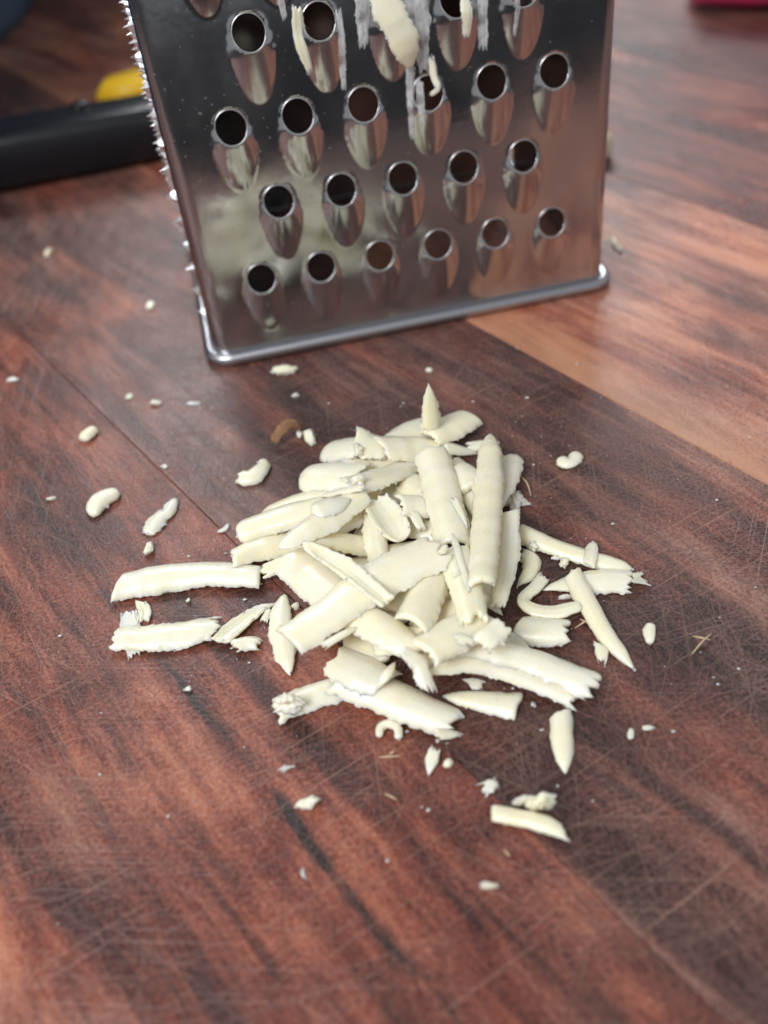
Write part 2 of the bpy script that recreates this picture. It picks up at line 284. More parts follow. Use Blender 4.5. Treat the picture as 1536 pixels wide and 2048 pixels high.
# ------------------------------------------------------------------ measured places of every strip and crumb (mm)
SHREDS = [
 ('pale yellow cheese shred buried deep inside the heap', 'shreds buried inside the heap', [[-10.58, 93.58, 0.2], [3.75, 94.15, 0.4]], [6.12, 6.14], 57.0, 0, 0.96, 'j', 'j', 100, 1),
 ('pale yellow cheese shred buried deep inside the heap', 'shreds buried inside the heap', [[-6.58, 84.13, 0.44], [6.71, 87.88, 0.25]], [5.5, 5.66], 52.2, 0, 0.96, 'j', 'j', 101, 1),
 ('pale yellow cheese shred buried deep inside the heap', 'shreds buried inside the heap', [[7.48, 82.57, 0.76], [14.52, 95.61, 0.38]], [4.24, 4.61], 52.2, 0, 0.96, 'j', 'j', 102, 1),
 ('pale yellow cheese shred buried deep inside the heap', 'shreds buried inside the heap', [[-5.59, 102.27, 0.41], [8.8, 104.35, 0.41]], [6.47, 6.58], 47.5, 0, 0.96, 'j', 'j', 103, 1),
 ('pale yellow cheese shred buried deep inside the heap', 'shreds buried inside the heap', [[5.05, 85.2, 2.46], [12.98, 90.54, 1.53]], [4.84, 5.07], 57.0, 0, 0.96, 'j', 'j', 104, 1),
 ('pale yellow cheese shred buried deep inside the heap', 'shreds buried inside the heap', [[-10.17, 99.12, 2.07], [-6.27, 86.42, 2.07]], [4.29, 3.99], 52.2, 0, 0.96, 'j', 'j', 105, 1),
 ('pale yellow cheese shred buried deep inside the heap', 'shreds buried inside the heap', [[12.83, 104.82, 0.41], [16.78, 91.31, 2.38]], [4.66, 4.24], 47.5, 0, 0.96, 'j', 'j', 106, 1),
 ('pale yellow cheese shred buried deep inside the heap', 'shreds buried inside the heap', [[-3.46, 111.35, 0.23], [11.27, 110.96, 0.43]], [6.64, 6.63], 52.2, 0, 0.96, 'j', 'j', 107, 1),
 ('pale yellow cheese shred buried deep inside the heap', 'shreds buried inside the heap', [[10.87, 113.47, 2.57], [17.47, 104.04, 1.31]], [5.47, 5.16], 57.0, 0, 0.96, 'j', 'j', 108, 1),
 ('pale yellow cheese shred buried deep inside the heap', 'shreds buried inside the heap', [[-6.33, 115.28, 2.07], [7.23, 118.96, 0.24]], [6.33, 6.53], 52.2, 0, 0.96, 'j', 'j', 109, 1),
 ('pale yellow cheese shred buried deep inside the heap', 'shreds buried inside the heap', [[-1.87, 87.13, 3.36], [9.36, 80.42, 4.77]], [5.03, 4.75], -47.5, 0, 0.96, 'j', 'j', 110, 1),
 ('pale yellow cheese shred buried deep inside the heap', 'shreds buried inside the heap', [[-1.35, 93.93, 2.46], [9.68, 96.29, 0.29]], [5.38, 5.52], 52.2, 0, 0.96, 'j', 'j', 111, 1),
 ('pale yellow cheese shred buried deep inside the heap', 'shreds buried inside the heap', [[-7.54, 86.32, 3.49], [1.3, 89.96, 3.23]], [4.92, 5.06], 52.2, 0, 0.96, 'j', 'j', 112, 1),
 ('pale yellow cheese shred buried deep inside the heap', 'shreds buried inside the heap', [[2.25, 78.25, 3.66], [10.93, 81.67, 4.94]], [4.38, 4.48], 47.5, 0, 0.96, 'j', 'j', 113, 1),
 ('pale yellow cheese shred buried deep inside the heap', 'shreds buried inside the heap', [[-5.44, 79.64, 0.53], [4.14, 75.94, 6.17]], [4.45, 4.23], 47.5, 0, 0.96, 'j', 'j', 114, 1),
 ('pale yellow cheese shred buried deep inside the heap', 'shreds buried inside the heap', [[7.75, 89.11, 4.26], [14.47, 84.31, 2.22]], [4.47, 4.34], 47.5, 0, 0.96, 'j', 'j', 115, 1),
 ('pale yellow cheese shred buried deep inside the heap', 'shreds buried inside the heap', [[3.22, 110.97, 2.32], [11.07, 103.27, 1.91]], [5.44, 5.16], 47.5, 0, 0.96, 'j', 'j', 116, 1),
 ('pale yellow cheese shred buried deep inside the heap', 'shreds buried inside the heap', [[-10.97, 107.79, 0.16], [0.65, 109.05, 2.59]], [5.75, 5.77], 47.5, 0, 0.96, 'j', 'j', 117, 1),
 ('pale yellow cheese shred buried deep inside the heap', 'shreds buried inside the heap', [[13.27, 107.36, 3.32], [16.84, 95.91, 2.77]], [4.32, 4.04], 47.5, 0, 0.96, 'j', 'j', 118, 1),
 ('pale yellow cheese shred buried deep inside the heap', 'shreds buried inside the heap', [[0.01, 101.8, 2.16], [8.81, 97.75, 2.6]], [3.95, 3.83], 42.8, 0, 0.96, 'j', 'j', 119, 1),
 ('pale yellow cheese shred buried deep inside the heap', 'shreds buried inside the heap', [[1.65, 72.4, 5.15], [6.57, 75.4, 3.07]], [2.43, 2.51], 42.8, 0, 0.96, 'j', 'j', 120, 1),
 ('long white strip lying loose left of the heap, pointed left end and blunt right end', 'loose cheese shreds around the heap', [[-43.0, 96.27, 0.41], [-36.4, 97.16, 0.41], [-27.23, 97.03, 0.41], [-19.19, 95.12, 0.41]], [4.34, 4.91, 4.6, 4.07], 58.9, 0, 1.02, 'c-3', 'c-.6', 121, 1),
 ('thin translucent flake sticking out under the ragged lower left strip', 'loose cheese shreds around the heap', [[-39.61, 92.28, 0.17], [-38.57, 87.92, 0.17], [-37.54, 82.86, 0.17]], [2.28, 3.03, 1.68], 11.4, 0, 0.32, 'j', 'j', 122, 0.6),
 ('small bent white curl behind the ragged lower left strip', 'loose cheese shreds around the heap', [[-38.6, 93.88, 0.47], [-36.99, 91.64, 0.5], [-36.99, 89.02, 0.54]], [1.12, 1.83, 1.74], -38.0, 0, 0.51, 't2', 'j', 123, 1),
 ('ragged white strip on the far left below the long pointed strip', 'loose cheese shreds around the heap', [[-41.35, 86.82, 0.43], [-33.16, 85.8, 0.4], [-28.16, 86.28, 0.37], [-24.74, 87.0, 0.34]], [4.5, 4.3, 4.37, 3.69], 42.8, 0, 0.83, 'j1.4', 'j2.4', 124, 1.3),
 ('narrow tapering strip reaching up right from the ragged left strip', 'loose cheese shreds around the heap', [[-25.47, 83.11, 1.42], [-23.09, 85.94, 1.08], [-19.96, 88.94, 0.73], [-17.31, 90.08, 0.39]], [2.95, 2.87, 1.94, 0.9], -42.8, 0, 0.64, 'c1', 't4', 125, 1),
 ('short stubby white strip just below the narrow tapering strip', 'loose cheese shreds around the heap', [[-23.65, 82.4, 0.79], [-21.35, 82.92, 0.49], [-19.08, 82.28, 0.2]], [1.66, 2.12, 1.88], 52.2, 0, 0.9, 'j', 'j', 126, 1),
 ('tiny sliver leaning beside the narrow tapering strip', 'loose cheese shreds around the heap', [[-18.19, 89.16, 0.2], [-19.2, 86.73, 0.11]], [0.93, 1.22], 19.0, 0, 0.51, 't1', 'j.5', 127, 1),
 ('wedge-shaped white shred lying flat below the heap, sharp left tip', 'loose cheese shreds around the heap', [[4.77, 70.45, 0.31], [9.53, 68.88, 0.24], [14.84, 67.25, 0.17]], [1.56, 3.09, 4.17], 36.1, 0, 0.96, 't4', 'c.8', 128, 1),
 ('small pale flake tucked behind the wedge-shaped shred', 'loose cheese shreds around the heap', [[7.4, 72.35, 0.22], [9.21, 71.93, 0.22], [10.7, 71.23, 0.22]], [1.02, 1.75, 1.3], 23.8, 0, 0.51, 'c1.6', 'j', 129, 1),
 ('single short tapered shred standing off below the long double strip', 'loose cheese shreds around the heap', [[19.56, 66.41, 0.27], [18.82, 62.5, 0.28], [18.12, 57.19, 0.29]], [2.3, 2.71, 1.42], 55.1, 0, 1.09, 'c1.3', 't3', 130, 1),
 ('short rectangular shred right of the heap with torn right end', 'loose cheese shreds around the heap', [[15.48, 80.04, 0.1], [19.43, 78.94, 0.28], [23.77, 77.96, 0.46]], [4.35, 4.8, 4.45], 58.9, 0, 0.96, 'c-1.6', 'j1.6', 131, 1),
 ('hook-shaped curled shred right of the heap', 'loose cheese shreds around the heap', [[22.46, 89.32, 0.23], [20.48, 86.83, 0.51], [18.17, 84.65, 0.79], [19.14, 82.39, 1.07], [22.12, 81.24, 1.35], [25.96, 81.59, 1.63]], [1.77, 1.78, 1.41, 2.12, 2.21, 1.29], 39.9, 0, 0.9, 'j', 'r', 132, 1),
 ('flat ragged strip lying right beneath the crossing needle shreds', 'loose cheese shreds around the heap', [[21.37, 86.25, 0.65], [26.11, 86.76, 0.52], [30.76, 86.51, 0.39], [34.69, 85.79, 0.25]], [1.03, 3.3, 4.39, 4.05], 38.0, 0, 0.83, 't4', 'j1.6', 133, 1.3),
 ('thin translucent flake at the right tip of the flat ragged strip', 'loose cheese shreds around the heap', [[33.74, 86.09, 1.31], [35.28, 86.23, 0.78], [36.83, 86.38, 0.25]], [2.12, 2.3, 3.02], -19.0, 0, 0.32, 'j', 'j1.2', 134, 0.6),
 ('slim round needle shred slanting down right of the heap', 'loose cheese shreds around the heap', [[25.8, 88.92, 1.28], [26.68, 82.81, 0.86], [28.16, 76.47, 0.44], [30.5, 71.07, 0.01]], [2.31, 2.26, 1.98, 0.84], 71.2, 0, 1.28, 'c1.6', 't4', 135, 1),
 ('long slim strip pointing right out of the heap', 'loose cheese shreds around the heap', [[19.66, 98.79, 0.29], [24.2, 94.79, 0.29], [29.37, 91.23, 0.29], [35.11, 88.47, 0.29]], [2.85, 2.8, 2.76, 2.0], 57.0, 0, 1.09, 'j', 't4', 136, 1),
 ('small curved strip curling down from the long slim right strip', 'loose cheese shreds around the heap', [[19.27, 94.24, 0.36], [20.9, 92.57, 0.3], [20.26, 90.09, 0.24], [17.91, 87.75, 0.17]], [2.33, 2.57, 1.98, 1.06], 42.8, 0, 0.77, 'j', 't3', 137, 1),
 ('flat greyish flake half hidden under the right edge of the heap', 'cheese shreds in the grated heap', [[13.72, 77.94, 1.76], [15.5, 76.38, 1.22], [17.62, 74.62, 0.68]], [3.27, 3.4, 1.91], 11.4, 0, 0.51, 'j', 'j', 138, 1),
 ('split crumbly shred with a brown husk fleck beside the slanting needle', 'loose cheese shreds around the heap', [[26.64, 76.21, 0.86], [26.89, 74.42, 0.5], [26.5, 72.26, 0.13]], [1.05, 1.62, 0.6], 33.2, 0, 0.7, 'c-1.2', 'j1.5', 139, 1),
 ('small pale leaf of cheese right of the long slim strip', 'loose cheese shreds around the heap', [[30.58, 94.29, 0.79], [29.79, 91.86, 1.28], [28.46, 88.38, 1.77]], [1.46, 1.96, 1.67], 28.5, 0, 0.64, 't1.5', 'c1.1', 140, 1),
 ('pale leaf-shaped shred standing at the left foot of the heap, pointed at both ends', 'cheese shreds in the grated heap', [[-16.12, 91.57, 0.31], [-16.64, 85.16, 0.31], [-15.4, 76.72, 0.31]], [2.81, 3.66, 2.09], 33.2, 0, 0.77, 't5', 't4', 141, 1),
 ('pale strip with a crumbly lump on its left end, lower left of the heap', 'cheese shreds in the grated heap', [[-17.61, 70.96, 0.29], [-13.28, 72.4, 0.29], [-7.87, 73.73, 0.29]], [4.09, 3.98, 3.86], 39.9, 0, 0.83, 'j.7', 'j', 142, 1.1),
 ('lower edge of a strip peeking out beneath the grey-tipped left shred', 'cheese shreds in the grated heap', [[-19.54, 95.81, 0.97], [-14.06, 96.78, 2.08], [-10.11, 97.15, 3.2]], [2.48, 2.87, 2.86], 38.0, 0, 0.96, 'j', 'j', 143, 1),
 ('rounded white piece standing behind the tall spear shred', 'cheese shreds in the grated heap', [[22.58, 116.32, 0.31], [20.4, 108.97, 2.19], [16.87, 100.51, 4.06]], [3.43, 3.69, 2.24], 28.5, 0, 0.96, 'r1.1', 'j', 144, 1),
 ('lower half of the long double strip sweeping right at the bottom of the heap', 'cheese shreds in the grated heap', [[2.99, 71.18, 4.85], [9.52, 72.68, 3.26], [15.76, 70.83, 1.68], [22.54, 67.2, 0.1]], [2.14, 2.93, 3.3, 3.51], 45.6, 0, 0.9, 't5', 'j1.6', 145, 1),
 ('upper half of the long double strip sweeping right at the bottom of the heap', 'cheese shreds in the grated heap', [[2.36, 71.91, 5.75], [8.51, 74.59, 4.26], [16.12, 72.8, 2.77], [25.14, 67.64, 1.28]], [1.86, 3.29, 4.12, 4.26], 52.2, 0, 0.9, 't6', 'j2', 146, 1.2),
 ('thin torn strip poking out under the flat back end of the heap toward the right', 'cheese shreds in the grated heap', [[15.01, 119.88, 0.3], [21.1, 120.37, 0.3]], [2.63, 1.69], 23.8, 0, 0.58, 'j', 't3', 147, 1),
 ('ragged-edged strip behind the rounded left shred', 'cheese shreds in the grated heap', [[-20.16, 107.85, 0.34], [-13.18, 109.43, 1.49], [-5.01, 108.54, 2.63]], [3.65, 4.36, 4.75], 42.8, 0, 0.96, 't3', 'j', 148, 1.5),
 ('grey-tipped shred on the left side just above the long loose strip', 'cheese shreds in the grated heap', [[-24.57, 97.95, 1.74], [-19.58, 100.7, 0.91], [-11.9, 102.43, 0.08]], [3.34, 5.23, 5.08], 55.1, 0, 0.96, 'c-1.3', 'j', 149, 1),
 ('rounded shred jutting out furthest on the upper left of the heap', 'cheese shreds in the grated heap', [[-23.33, 103.44, 2.01], [-16.97, 104.85, 2.64], [-8.2, 105.86, 3.28]], [4.14, 5.23, 5.25], 58.9, 0, 1.02, 'r.7', 'j', 150, 1),
 ('broad cracked shred on the left slope under the big diagonal strip', 'cheese shreds in the grated heap', [[-14.56, 95.45, 3.38], [-10.16, 88.61, 4.42], [-4.83, 80.8, 5.47]], [6.53, 6.67, 5.88], 58.9, 0, 1.02, 'j1', 'j', 151, 1),
 ('deep yellow strip in the hollow left of the centre', 'cheese shreds in the grated heap', [[-11.33, 98.77, 4.98], [-1.65, 104.83, 2.82]], [4.86, 5.52], 42.8, 0, 0.96, 'j', 'j', 152, 1),
 ('straight pale strip crossing the hollow left of the centre', 'cheese shreds in the grated heap', [[-11.63, 95.69, 7.52], [-6.95, 96.51, 4.63], [-1.19, 97.11, 1.75]], [2.75, 3.72, 4.15], 36.1, 0, 0.96, 'j', 'j', 153, 1),
 ('broad shred low on the front slope pointing down right', 'cheese shreds in the grated heap', [[-6.07, 81.26, 6.58], [-1.06, 76.49, 6.55], [3.22, 72.46, 6.52]], [4.67, 5.07, 3.0], 42.8, 0, 0.96, 'j', 'c1.6', 154, 1),
 ('crumbly torn lump of cheese in the front hollow of the heap', 'cheese shreds in the grated heap', [[-8.08, 79.65, 1.6], [-4.36, 78.25, 1.8], [-2.06, 75.84, 1.4]], [3.1, 4.89, 3.44], 38.0, 0, 1.41, 'j1.5', 'j1.5', 155, 2.2),
 ('broad smooth shred on the lower right front, torn right end', 'cheese shreds in the grated heap', [[11.77, 78.33, 5.9], [7.36, 75.22, 6.78], [2.32, 71.7, 7.65]], [5.16, 6.0, 5.25], 52.2, 0, 1.02, 'j1.3', 'j', 156, 1),
 ('crumbly yellow shred at the lower right foot of the heap', 'cheese shreds in the grated heap', [[14.03, 75.3, 7.44], [11.98, 73.56, 7.67], [9.72, 71.41, 7.91]], [3.01, 3.48, 3.0], 38.0, 0, 1.15, 'j1.2', 'j1.2', 157, 1.8),
 ('thin double sliver under the tip of the tall spear shred', 'cheese shreds in the grated heap', [[11.34, 84.36, 4.53], [14.74, 81.38, 2.05]], [1.95, 1.04], 42.8, 0, 0.7, 'j', 't3', 158, 1),
 ('long broad rolled shred along the bottom front of the heap', 'cheese shreds in the grated heap', [[-9.15, 75.43, 1.0], [-3.26, 71.55, 0.7], [2.25, 67.85, 0.4], [6.57, 65.48, 0.1]], [6.22, 5.77, 5.23, 3.98], 58.9, 0, 0.96, 'j', 'j2', 159, 1.2),
 ('sliver hanging from the lower end of the long rolled front shred', 'cheese shreds in the grated heap', [[2.6, 63.86, 1.84], [6.77, 64.28, 0.5]], [1.84, 0.66], 28.5, 0, 0.64, 'j', 't3', 160, 1),
 ('overlapping torn sheet on the upper end of the long rolled front shred', 'cheese shreds in the grated heap', [[-9.27, 77.38, 1.9], [-5.61, 74.2, 2.3], [-1.22, 71.58, 1.7]], [5.42, 6.15, 4.83], 47.5, 0, 0.64, 'j1.2', 'c2', 161, 1),
 ('small white curled rag of cheese on the bottom front slope', 'cheese shreds in the grated heap', [[-0.68, 72.18, 8.59], [1.83, 71.26, 7.44], [2.57, 69.35, 6.3], [3.43, 67.44, 5.15]], [1.65, 2.19, 2.02, 1.3], 38.0, 0, 0.64, 'j', 'j1.6', 162, 1.8),
 ('thin upright rag hanging over the rolled front shred', 'cheese shreds in the grated heap', [[-0.84, 73.77, 4.4], [-2.19, 71.57, 4.6], [-3.67, 70.6, 3.4]], [0.66, 1.18, 0.66], 33.2, 0, 0.51, 't2', 't2', 163, 1),
 ('small loose sliver below the tip of the rolled front shred', 'loose cheese shreds around the heap', [[3.07, 62.94, 0.73], [2.35, 61.29, 0.44], [1.59, 59.19, 0.15]], [1.04, 1.6, 0.67], 38.0, 0, 0.7, 'j', 't2', 164, 1),
 ('flat pale strip right behind the tall spear shred, folded at its top', 'cheese shreds in the grated heap', [[18.79, 100.11, 4.22], [17.16, 91.05, 3.99], [13.92, 80.71, 3.76]], [3.42, 3.27, 1.86], 26.6, 0, 0.9, 'c1.9', 'j', 165, 1),
 ('short chunky shred with a bright broken face left of the spear shred', 'cheese shreds in the grated heap', [[11.72, 110.33, 3.62], [13.2, 107.75, 3.93], [13.38, 103.6, 4.24]], [4.5, 4.49, 3.19], 64.6, 0, 1.54, 'j', 'j', 166, 1),
 ('fat rounded shred standing in the middle of the front slope', 'cheese shreds in the grated heap', [[7.18, 89.83, 5.17], [4.27, 82.4, 6.8], [1.46, 75.24, 8.43]], [5.07, 5.32, 4.53], 57.0, 0, 1.02, 'j', 'c1.6', 167, 1),
 ('upright pale shred in the centre below the folded leaf', 'cheese shreds in the grated heap', [[-1.7, 103.03, 4.66], [-1.8, 97.91, 4.31], [-1.54, 90.2, 3.96]], [2.8, 3.54, 2.75], 38.0, 0, 0.83, 'j', 'j', 168, 1),
 ('folded leaf-shaped curl in the centre of the heap', 'cheese shreds in the grated heap', [[-1.63, 104.25, 6.72], [0.19, 100.71, 6.08], [2.32, 95.01, 5.43]], [4.17, 5.07, 3.81], -47.5, 0, 0.7, 'j', 'r1.1', 169, 1),
 ('deep yellow shred spanning the hollow behind the centre', 'cheese shreds in the grated heap', [[1.85, 101.75, 5.91], [8.72, 102.76, 3.23]], [4.4, 4.47], 47.5, 0, 0.96, 'j', 'j', 170, 1),
 ('long smooth grey-white shred slanting down left from the centre', 'cheese shreds in the grated heap', [[-2.49, 105.1, 6.35], [-8.02, 99.22, 7.33], [-15.62, 93.27, 8.3]], [4.09, 5.1, 3.09], 32.3, 0, 0.77, 'j', 't4', 171, 1),
 ('short rounded grey-white shred resting on the upper left slope', 'cheese shreds in the grated heap', [[-4.8, 102.23, 7.82], [-7.84, 100.85, 8.12], [-10.68, 99.47, 8.42]], [2.41, 4.17, 3.73], 38.0, 0, 0.77, 't3', 'r.7', 172, 1),
 ('rounded stub shred at the upper left back of the heap', 'cheese shreds in the grated heap', [[-8.99, 123.09, 0.13], [-5.22, 120.55, 2.35], [-1.36, 117.96, 4.56]], [5.44, 6.29, 5.92], 47.5, 0, 0.96, 'r.7', 'j', 173, 1),
 ('broad rounded shred on the upper left shoulder of the heap', 'cheese shreds in the grated heap', [[-13.17, 114.53, 2.16], [-7.94, 113.05, 3.4], [-1.87, 110.53, 4.64]], [5.26, 6.75, 7.02], 45.6, 0, 0.9, 'r.7', 'j', 174, 1),
 ('torn yellow shred on the upper middle pointing right', 'cheese shreds in the grated heap', [[-5.42, 105.24, 7.79], [0.06, 109.42, 5.09], [6.22, 114.9, 2.38]], [4.18, 5.61, 3.36], 28.5, 0, 0.77, 'j1.2', 't4', 175, 1.6),
 ('folded shred slanting up behind the top strip of the heap', 'cheese shreds in the grated heap', [[1.52, 119.98, 2.36], [7.04, 124.66, 1.27], [12.56, 127.26, 0.18]], [4.15, 6.11, 5.08], 42.8, 0, 0.77, 'j', 'j', 176, 1),
 ('long smooth rolled shred running down the middle from the top strip', 'cheese shreds in the grated heap', [[8.7, 113.04, 6.02], [9.19, 103.17, 5.41], [9.7, 91.54, 4.8]], [5.34, 5.51, 5.32], 62.7, 0, 1.09, 'j', 'j', 177, 1),
 ('ridged shred running down from the rolled middle shred to the torn lower end', 'cheese shreds in the grated heap', [[8.9, 90.42, 7.11], [9.76, 82.58, 7.82], [9.91, 74.65, 8.52]], [4.56, 4.53, 3.42], 47.5, 0, 0.96, 'j', 'j1.8', 178, 1.2),
 ('big flat strip crossing the heap diagonally from the lower left to the centre', 'cheese shreds in the grated heap', [[-14.83, 76.63, 7.11], [-9.38, 80.0, 7.59], [-2.63, 84.63, 8.06], [7.95, 89.32, 8.54]], [4.98, 6.17, 7.13, 6.29], 39.9, 0, 0.96, 'c.6', 'j2', 179, 1.2),
 ('torn piece with a pointed spike at the top left of the heap', 'cheese shreds in the grated heap', [[-4.4, 120.3, 5.71], [-1.76, 118.76, 4.62], [1.63, 118.39, 3.52]], [4.96, 6.05, 5.78], 23.8, 0, 0.7, 'c2.2', 'j1', 180, 1.3),
 ('wide ragged strip lying across the top of the heap', 'cheese shreds in the grated heap', [[-0.01, 116.81, 5.02], [6.44, 118.25, 2.61], [13.03, 119.12, 0.2]], [6.52, 6.6, 4.75], 39.9, 0, 0.83, 'j', 'j1.6', 181, 1),
 ('small torn point projecting right from the top strip', 'cheese shreds in the grated heap', [[10.63, 118.4, 2.39], [17.0, 118.37, 0.11]], [3.51, 1.41], 23.8, 0, 0.64, 'j', 't4', 182, 1),
 ('curled knobby shred at the very back of the top, right of the upright spike', 'cheese shreds in the grated heap', [[8.52, 120.07, 2.77], [13.03, 123.65, 1.85], [17.16, 127.16, 0.93]], [5.08, 6.39, 5.58], 49.4, 0, 0.96, 'j', 'c-1.4', 183, 1),
 ('thin pale sliver lying across the gap left of the spear shred foot', 'cheese shreds in the grated heap', [[9.36, 91.98, 8.43], [10.04, 79.72, 9.27]], [0.93, 0.74], 38.0, 0, 0.64, 't3', 't3', 184, 1),
 ('thin sliver poking out between the rolled middle shred and the chunky shred', 'cheese shreds in the grated heap', [[10.55, 101.03, 7.23], [11.86, 94.7, 6.34]], [1.18, 0.85], 38.0, 0, 0.64, 'j', 't3', 185, 1),
 ('short torn sliver in the hollow right of the folded leaf curl', 'cheese shreds in the grated heap', [[4.02, 100.8, 5.99], [5.48, 97.27, 3.89]], [1.48, 1.17], 33.2, 0, 0.64, 'j', 'j', 186, 1),
 ('thin sliver along the lower edge of the big diagonal strip', 'cheese shreds in the grated heap', [[-10.28, 75.2, 7.21], [-5.12, 78.22, 7.26]], [1.04, 0.91], 38.0, 0, 0.64, 'j', 't3', 187, 1),
 ('small torn bit in the front gap above the long double strip', 'cheese shreds in the grated heap', [[6.57, 73.78, 8.69], [9.42, 72.39, 7.86]], [1.57, 1.27], 33.2, 0, 0.77, 'j', 'j', 188, 1),
 ('thin sliver between the two upper left shoulder shreds', 'cheese shreds in the grated heap', [[-9.62, 107.51, 4.54], [-2.34, 103.01, 9.24]], [1.5, 1.23], 38.0, 0, 0.64, 't3', 'j', 189, 1),
 ('narrow grooved shred lying across the big diagonal strip', 'cheese shreds in the grated heap', [[-12.19, 94.23, 8.41], [-6.17, 86.82, 9.78], [-0.59, 78.22, 11.15]], [2.12, 2.85, 2.33], -49.4, 0, 0.77, 't4', 'j1.2', 190, 1),
 ('tall smooth spear-shaped shred on the right of the heap, tip pointing up', 'cheese shreds in the grated heap', [[19.08, 118.43, 3.97], [16.52, 103.81, 5.77], [13.77, 90.52, 7.56], [11.73, 80.27, 9.36]], [2.55, 4.29, 4.1, 3.22], 60.8, 0, 1.09, 't7', 'c-.9', 191, 1),
 ('small upright spike of cheese standing at the top back of the heap', 'cheese shreds in the grated heap', [[9.44, 121.77, 3.81], [9.65, 122.08, 8.81], [9.63, 121.99, 13.31]], [3.25, 2.44, 0.98], 47.5, 0, 0.7, 'j', 't4', 192, 1),
 ('small bent crumb furthest up on the left of the board', 'cheese crumbs scattered on the board', [[-52.98, 134.74, 0.17], [-51.98, 136.6, 0.17], [-50.88, 137.87, 0.17]], [2.99, 2.58, 2.39], 60, 0, 0.83, 'r', 'r', 193, 1.4),
 ('white comma-shaped crumb left of the heap near the brown husk', 'cheese crumbs scattered on the board', [[-24.27, 119.5, 0.27], [-21.7, 118.81, 0.24], [-19.87, 121.11, 0.22], [-19.91, 123.29, 0.19]], [2.22, 3.38, 2.49, 1.07], 55, 0, 0.94, 'j', 'r', 194, 1.4),
 ('cream bean-shaped crumb on the far left', 'cheese crumbs scattered on the board', [[-47.94, 113.77, 0.25], [-47.25, 117.07, 0.25], [-44.14, 119.04, 0.25]], [1.68, 3.5, 2.31], 60, 0, 1.1, 'r', 'r', 195, 1.4),
 ('long bluish white sliver left of the heap', 'cheese crumbs scattered on the board', [[-38.38, 108.1, 0.2], [-36.6, 111.53, 0.2], [-35.37, 112.52, 0.2], [-34.34, 116.0, 0.2]], [2.86, 2.82, 2.15, 1.68], 40, 0, 0.55, 'r', 't2', 196, 1.4),
 ('tiny thin curl just left of the rounded left shred', 'cheese crumbs scattered on the board', [[-27.03, 106.71, 0.17], [-25.77, 107.2, 0.15], [-25.18, 108.51, 0.13]], [0.71, 0.88, 0.72], 30, 0, 0.33, 't1', 't1', 197, 0.6),
 ('white C-shaped crumb alone on the right behind the heap', 'cheese crumbs scattered on the board', [[30.21, 114.38, 0.33], [30.7, 112.82, 0.27], [31.94, 113.17, 0.22], [33.28, 115.32, 0.16]], [1.8, 2.54, 2.18, 1.75], 55, 0, 0.99, 'r', 'r', 198, 1.4),
 ('upright oval crumb at the far right of the board', 'cheese crumbs scattered on the board', [[34.84, 78.41, 0.14], [34.08, 76.75, 0.14], [33.68, 74.91, 0.14]], [1.13, 1.47, 0.81], 45, 0, 0.72, 't1', 'r', 199, 1.4),
 ('tiny upright sliver, left of a pair at the lower right', 'cheese crumbs scattered on the board', [[27.68, 62.53, 0.21], [27.06, 60.92, 0.13]], [0.73, 0.62], 30, 0, 0.39, 't1', 'r', 200, 0.6),
 ('tiny flat sliver, right of a pair at the lower right', 'cheese crumbs scattered on the board', [[28.94, 62.26, 0.13], [30.47, 62.15, 0.19]], [0.62, 0.75], 30, 0, 0.39, 'r', 't1', 201, 0.6),
 ('notched white flake below the heap, left of the crumbly lump', 'cheese crumbs scattered on the board', [[7.29, 56.23, 0.45], [8.44, 56.64, 0.41], [10.25, 57.23, 0.37]], [1.88, 1.67, 1.01], -25, 0, 0.55, 'j', 'j', 202, 1.4),
 ('straight white stick lying alone at the lower right', 'loose cheese shreds around the heap', [[8.12, 53.17, 0.35], [11.55, 51.97, 0.35], [14.75, 50.56, 0.35], [17.15, 48.91, 0.35]], [1.62, 1.61, 1.59, 1.01], 58.9, 0, 1.28, 'c.3', 'c-1.7', 203, 1),
 ('thin arch-shaped curl lying below the rolled front shred', 'cheese crumbs scattered on the board', [[-3.99, 65.21, 0.32], [-3.68, 66.55, 0.44], [-2.61, 66.9, 0.55], [-1.58, 66.05, 0.67], [-1.54, 64.32, 0.78]], [0.61, 0.78, 0.84, 0.73, 0.7], 70, 0, 0.77, 'r', 'r', 204, 1.4),
 ('hair-thin curl alone near the bottom centre', 'cheese crumbs scattered on the board', [[-14.06, 49.56, 0.01], [-14.18, 48.73, 0.04], [-13.73, 47.95, 0.07]], [0.31, 0.39, 0.28], 30, 0, 0.28, 't1', 't1', 205, 0.6),
 ('translucent thin flake left of the bottom centre', 'cheese crumbs scattered on the board', [[-17.03, 61.89, 0.03], [-16.15, 62.62, 0.03], [-15.01, 62.75, 0.03]], [1.23, 0.88, 0.37], 10, 0, 0.14, 'j', 't2', 206, 0.6),
 ('small white bit on the dark wood streak lower left', 'cheese crumbs scattered on the board', [[-30.06, 76.41, 0.18], [-28.91, 76.66, 0.18]], [0.67, 0.9], 30, 0, 0.44, 't1', 'j.4', 207, 0.6),
 ('tiny round crumb under the long double strip', 'cheese crumbs scattered on the board', [[15.97, 67.67, 0.21], [16.47, 67.6, 0.2]], [0.66, 0.66], 40, 0, 0.44, 'r', 'r', 208, 0.6),
]
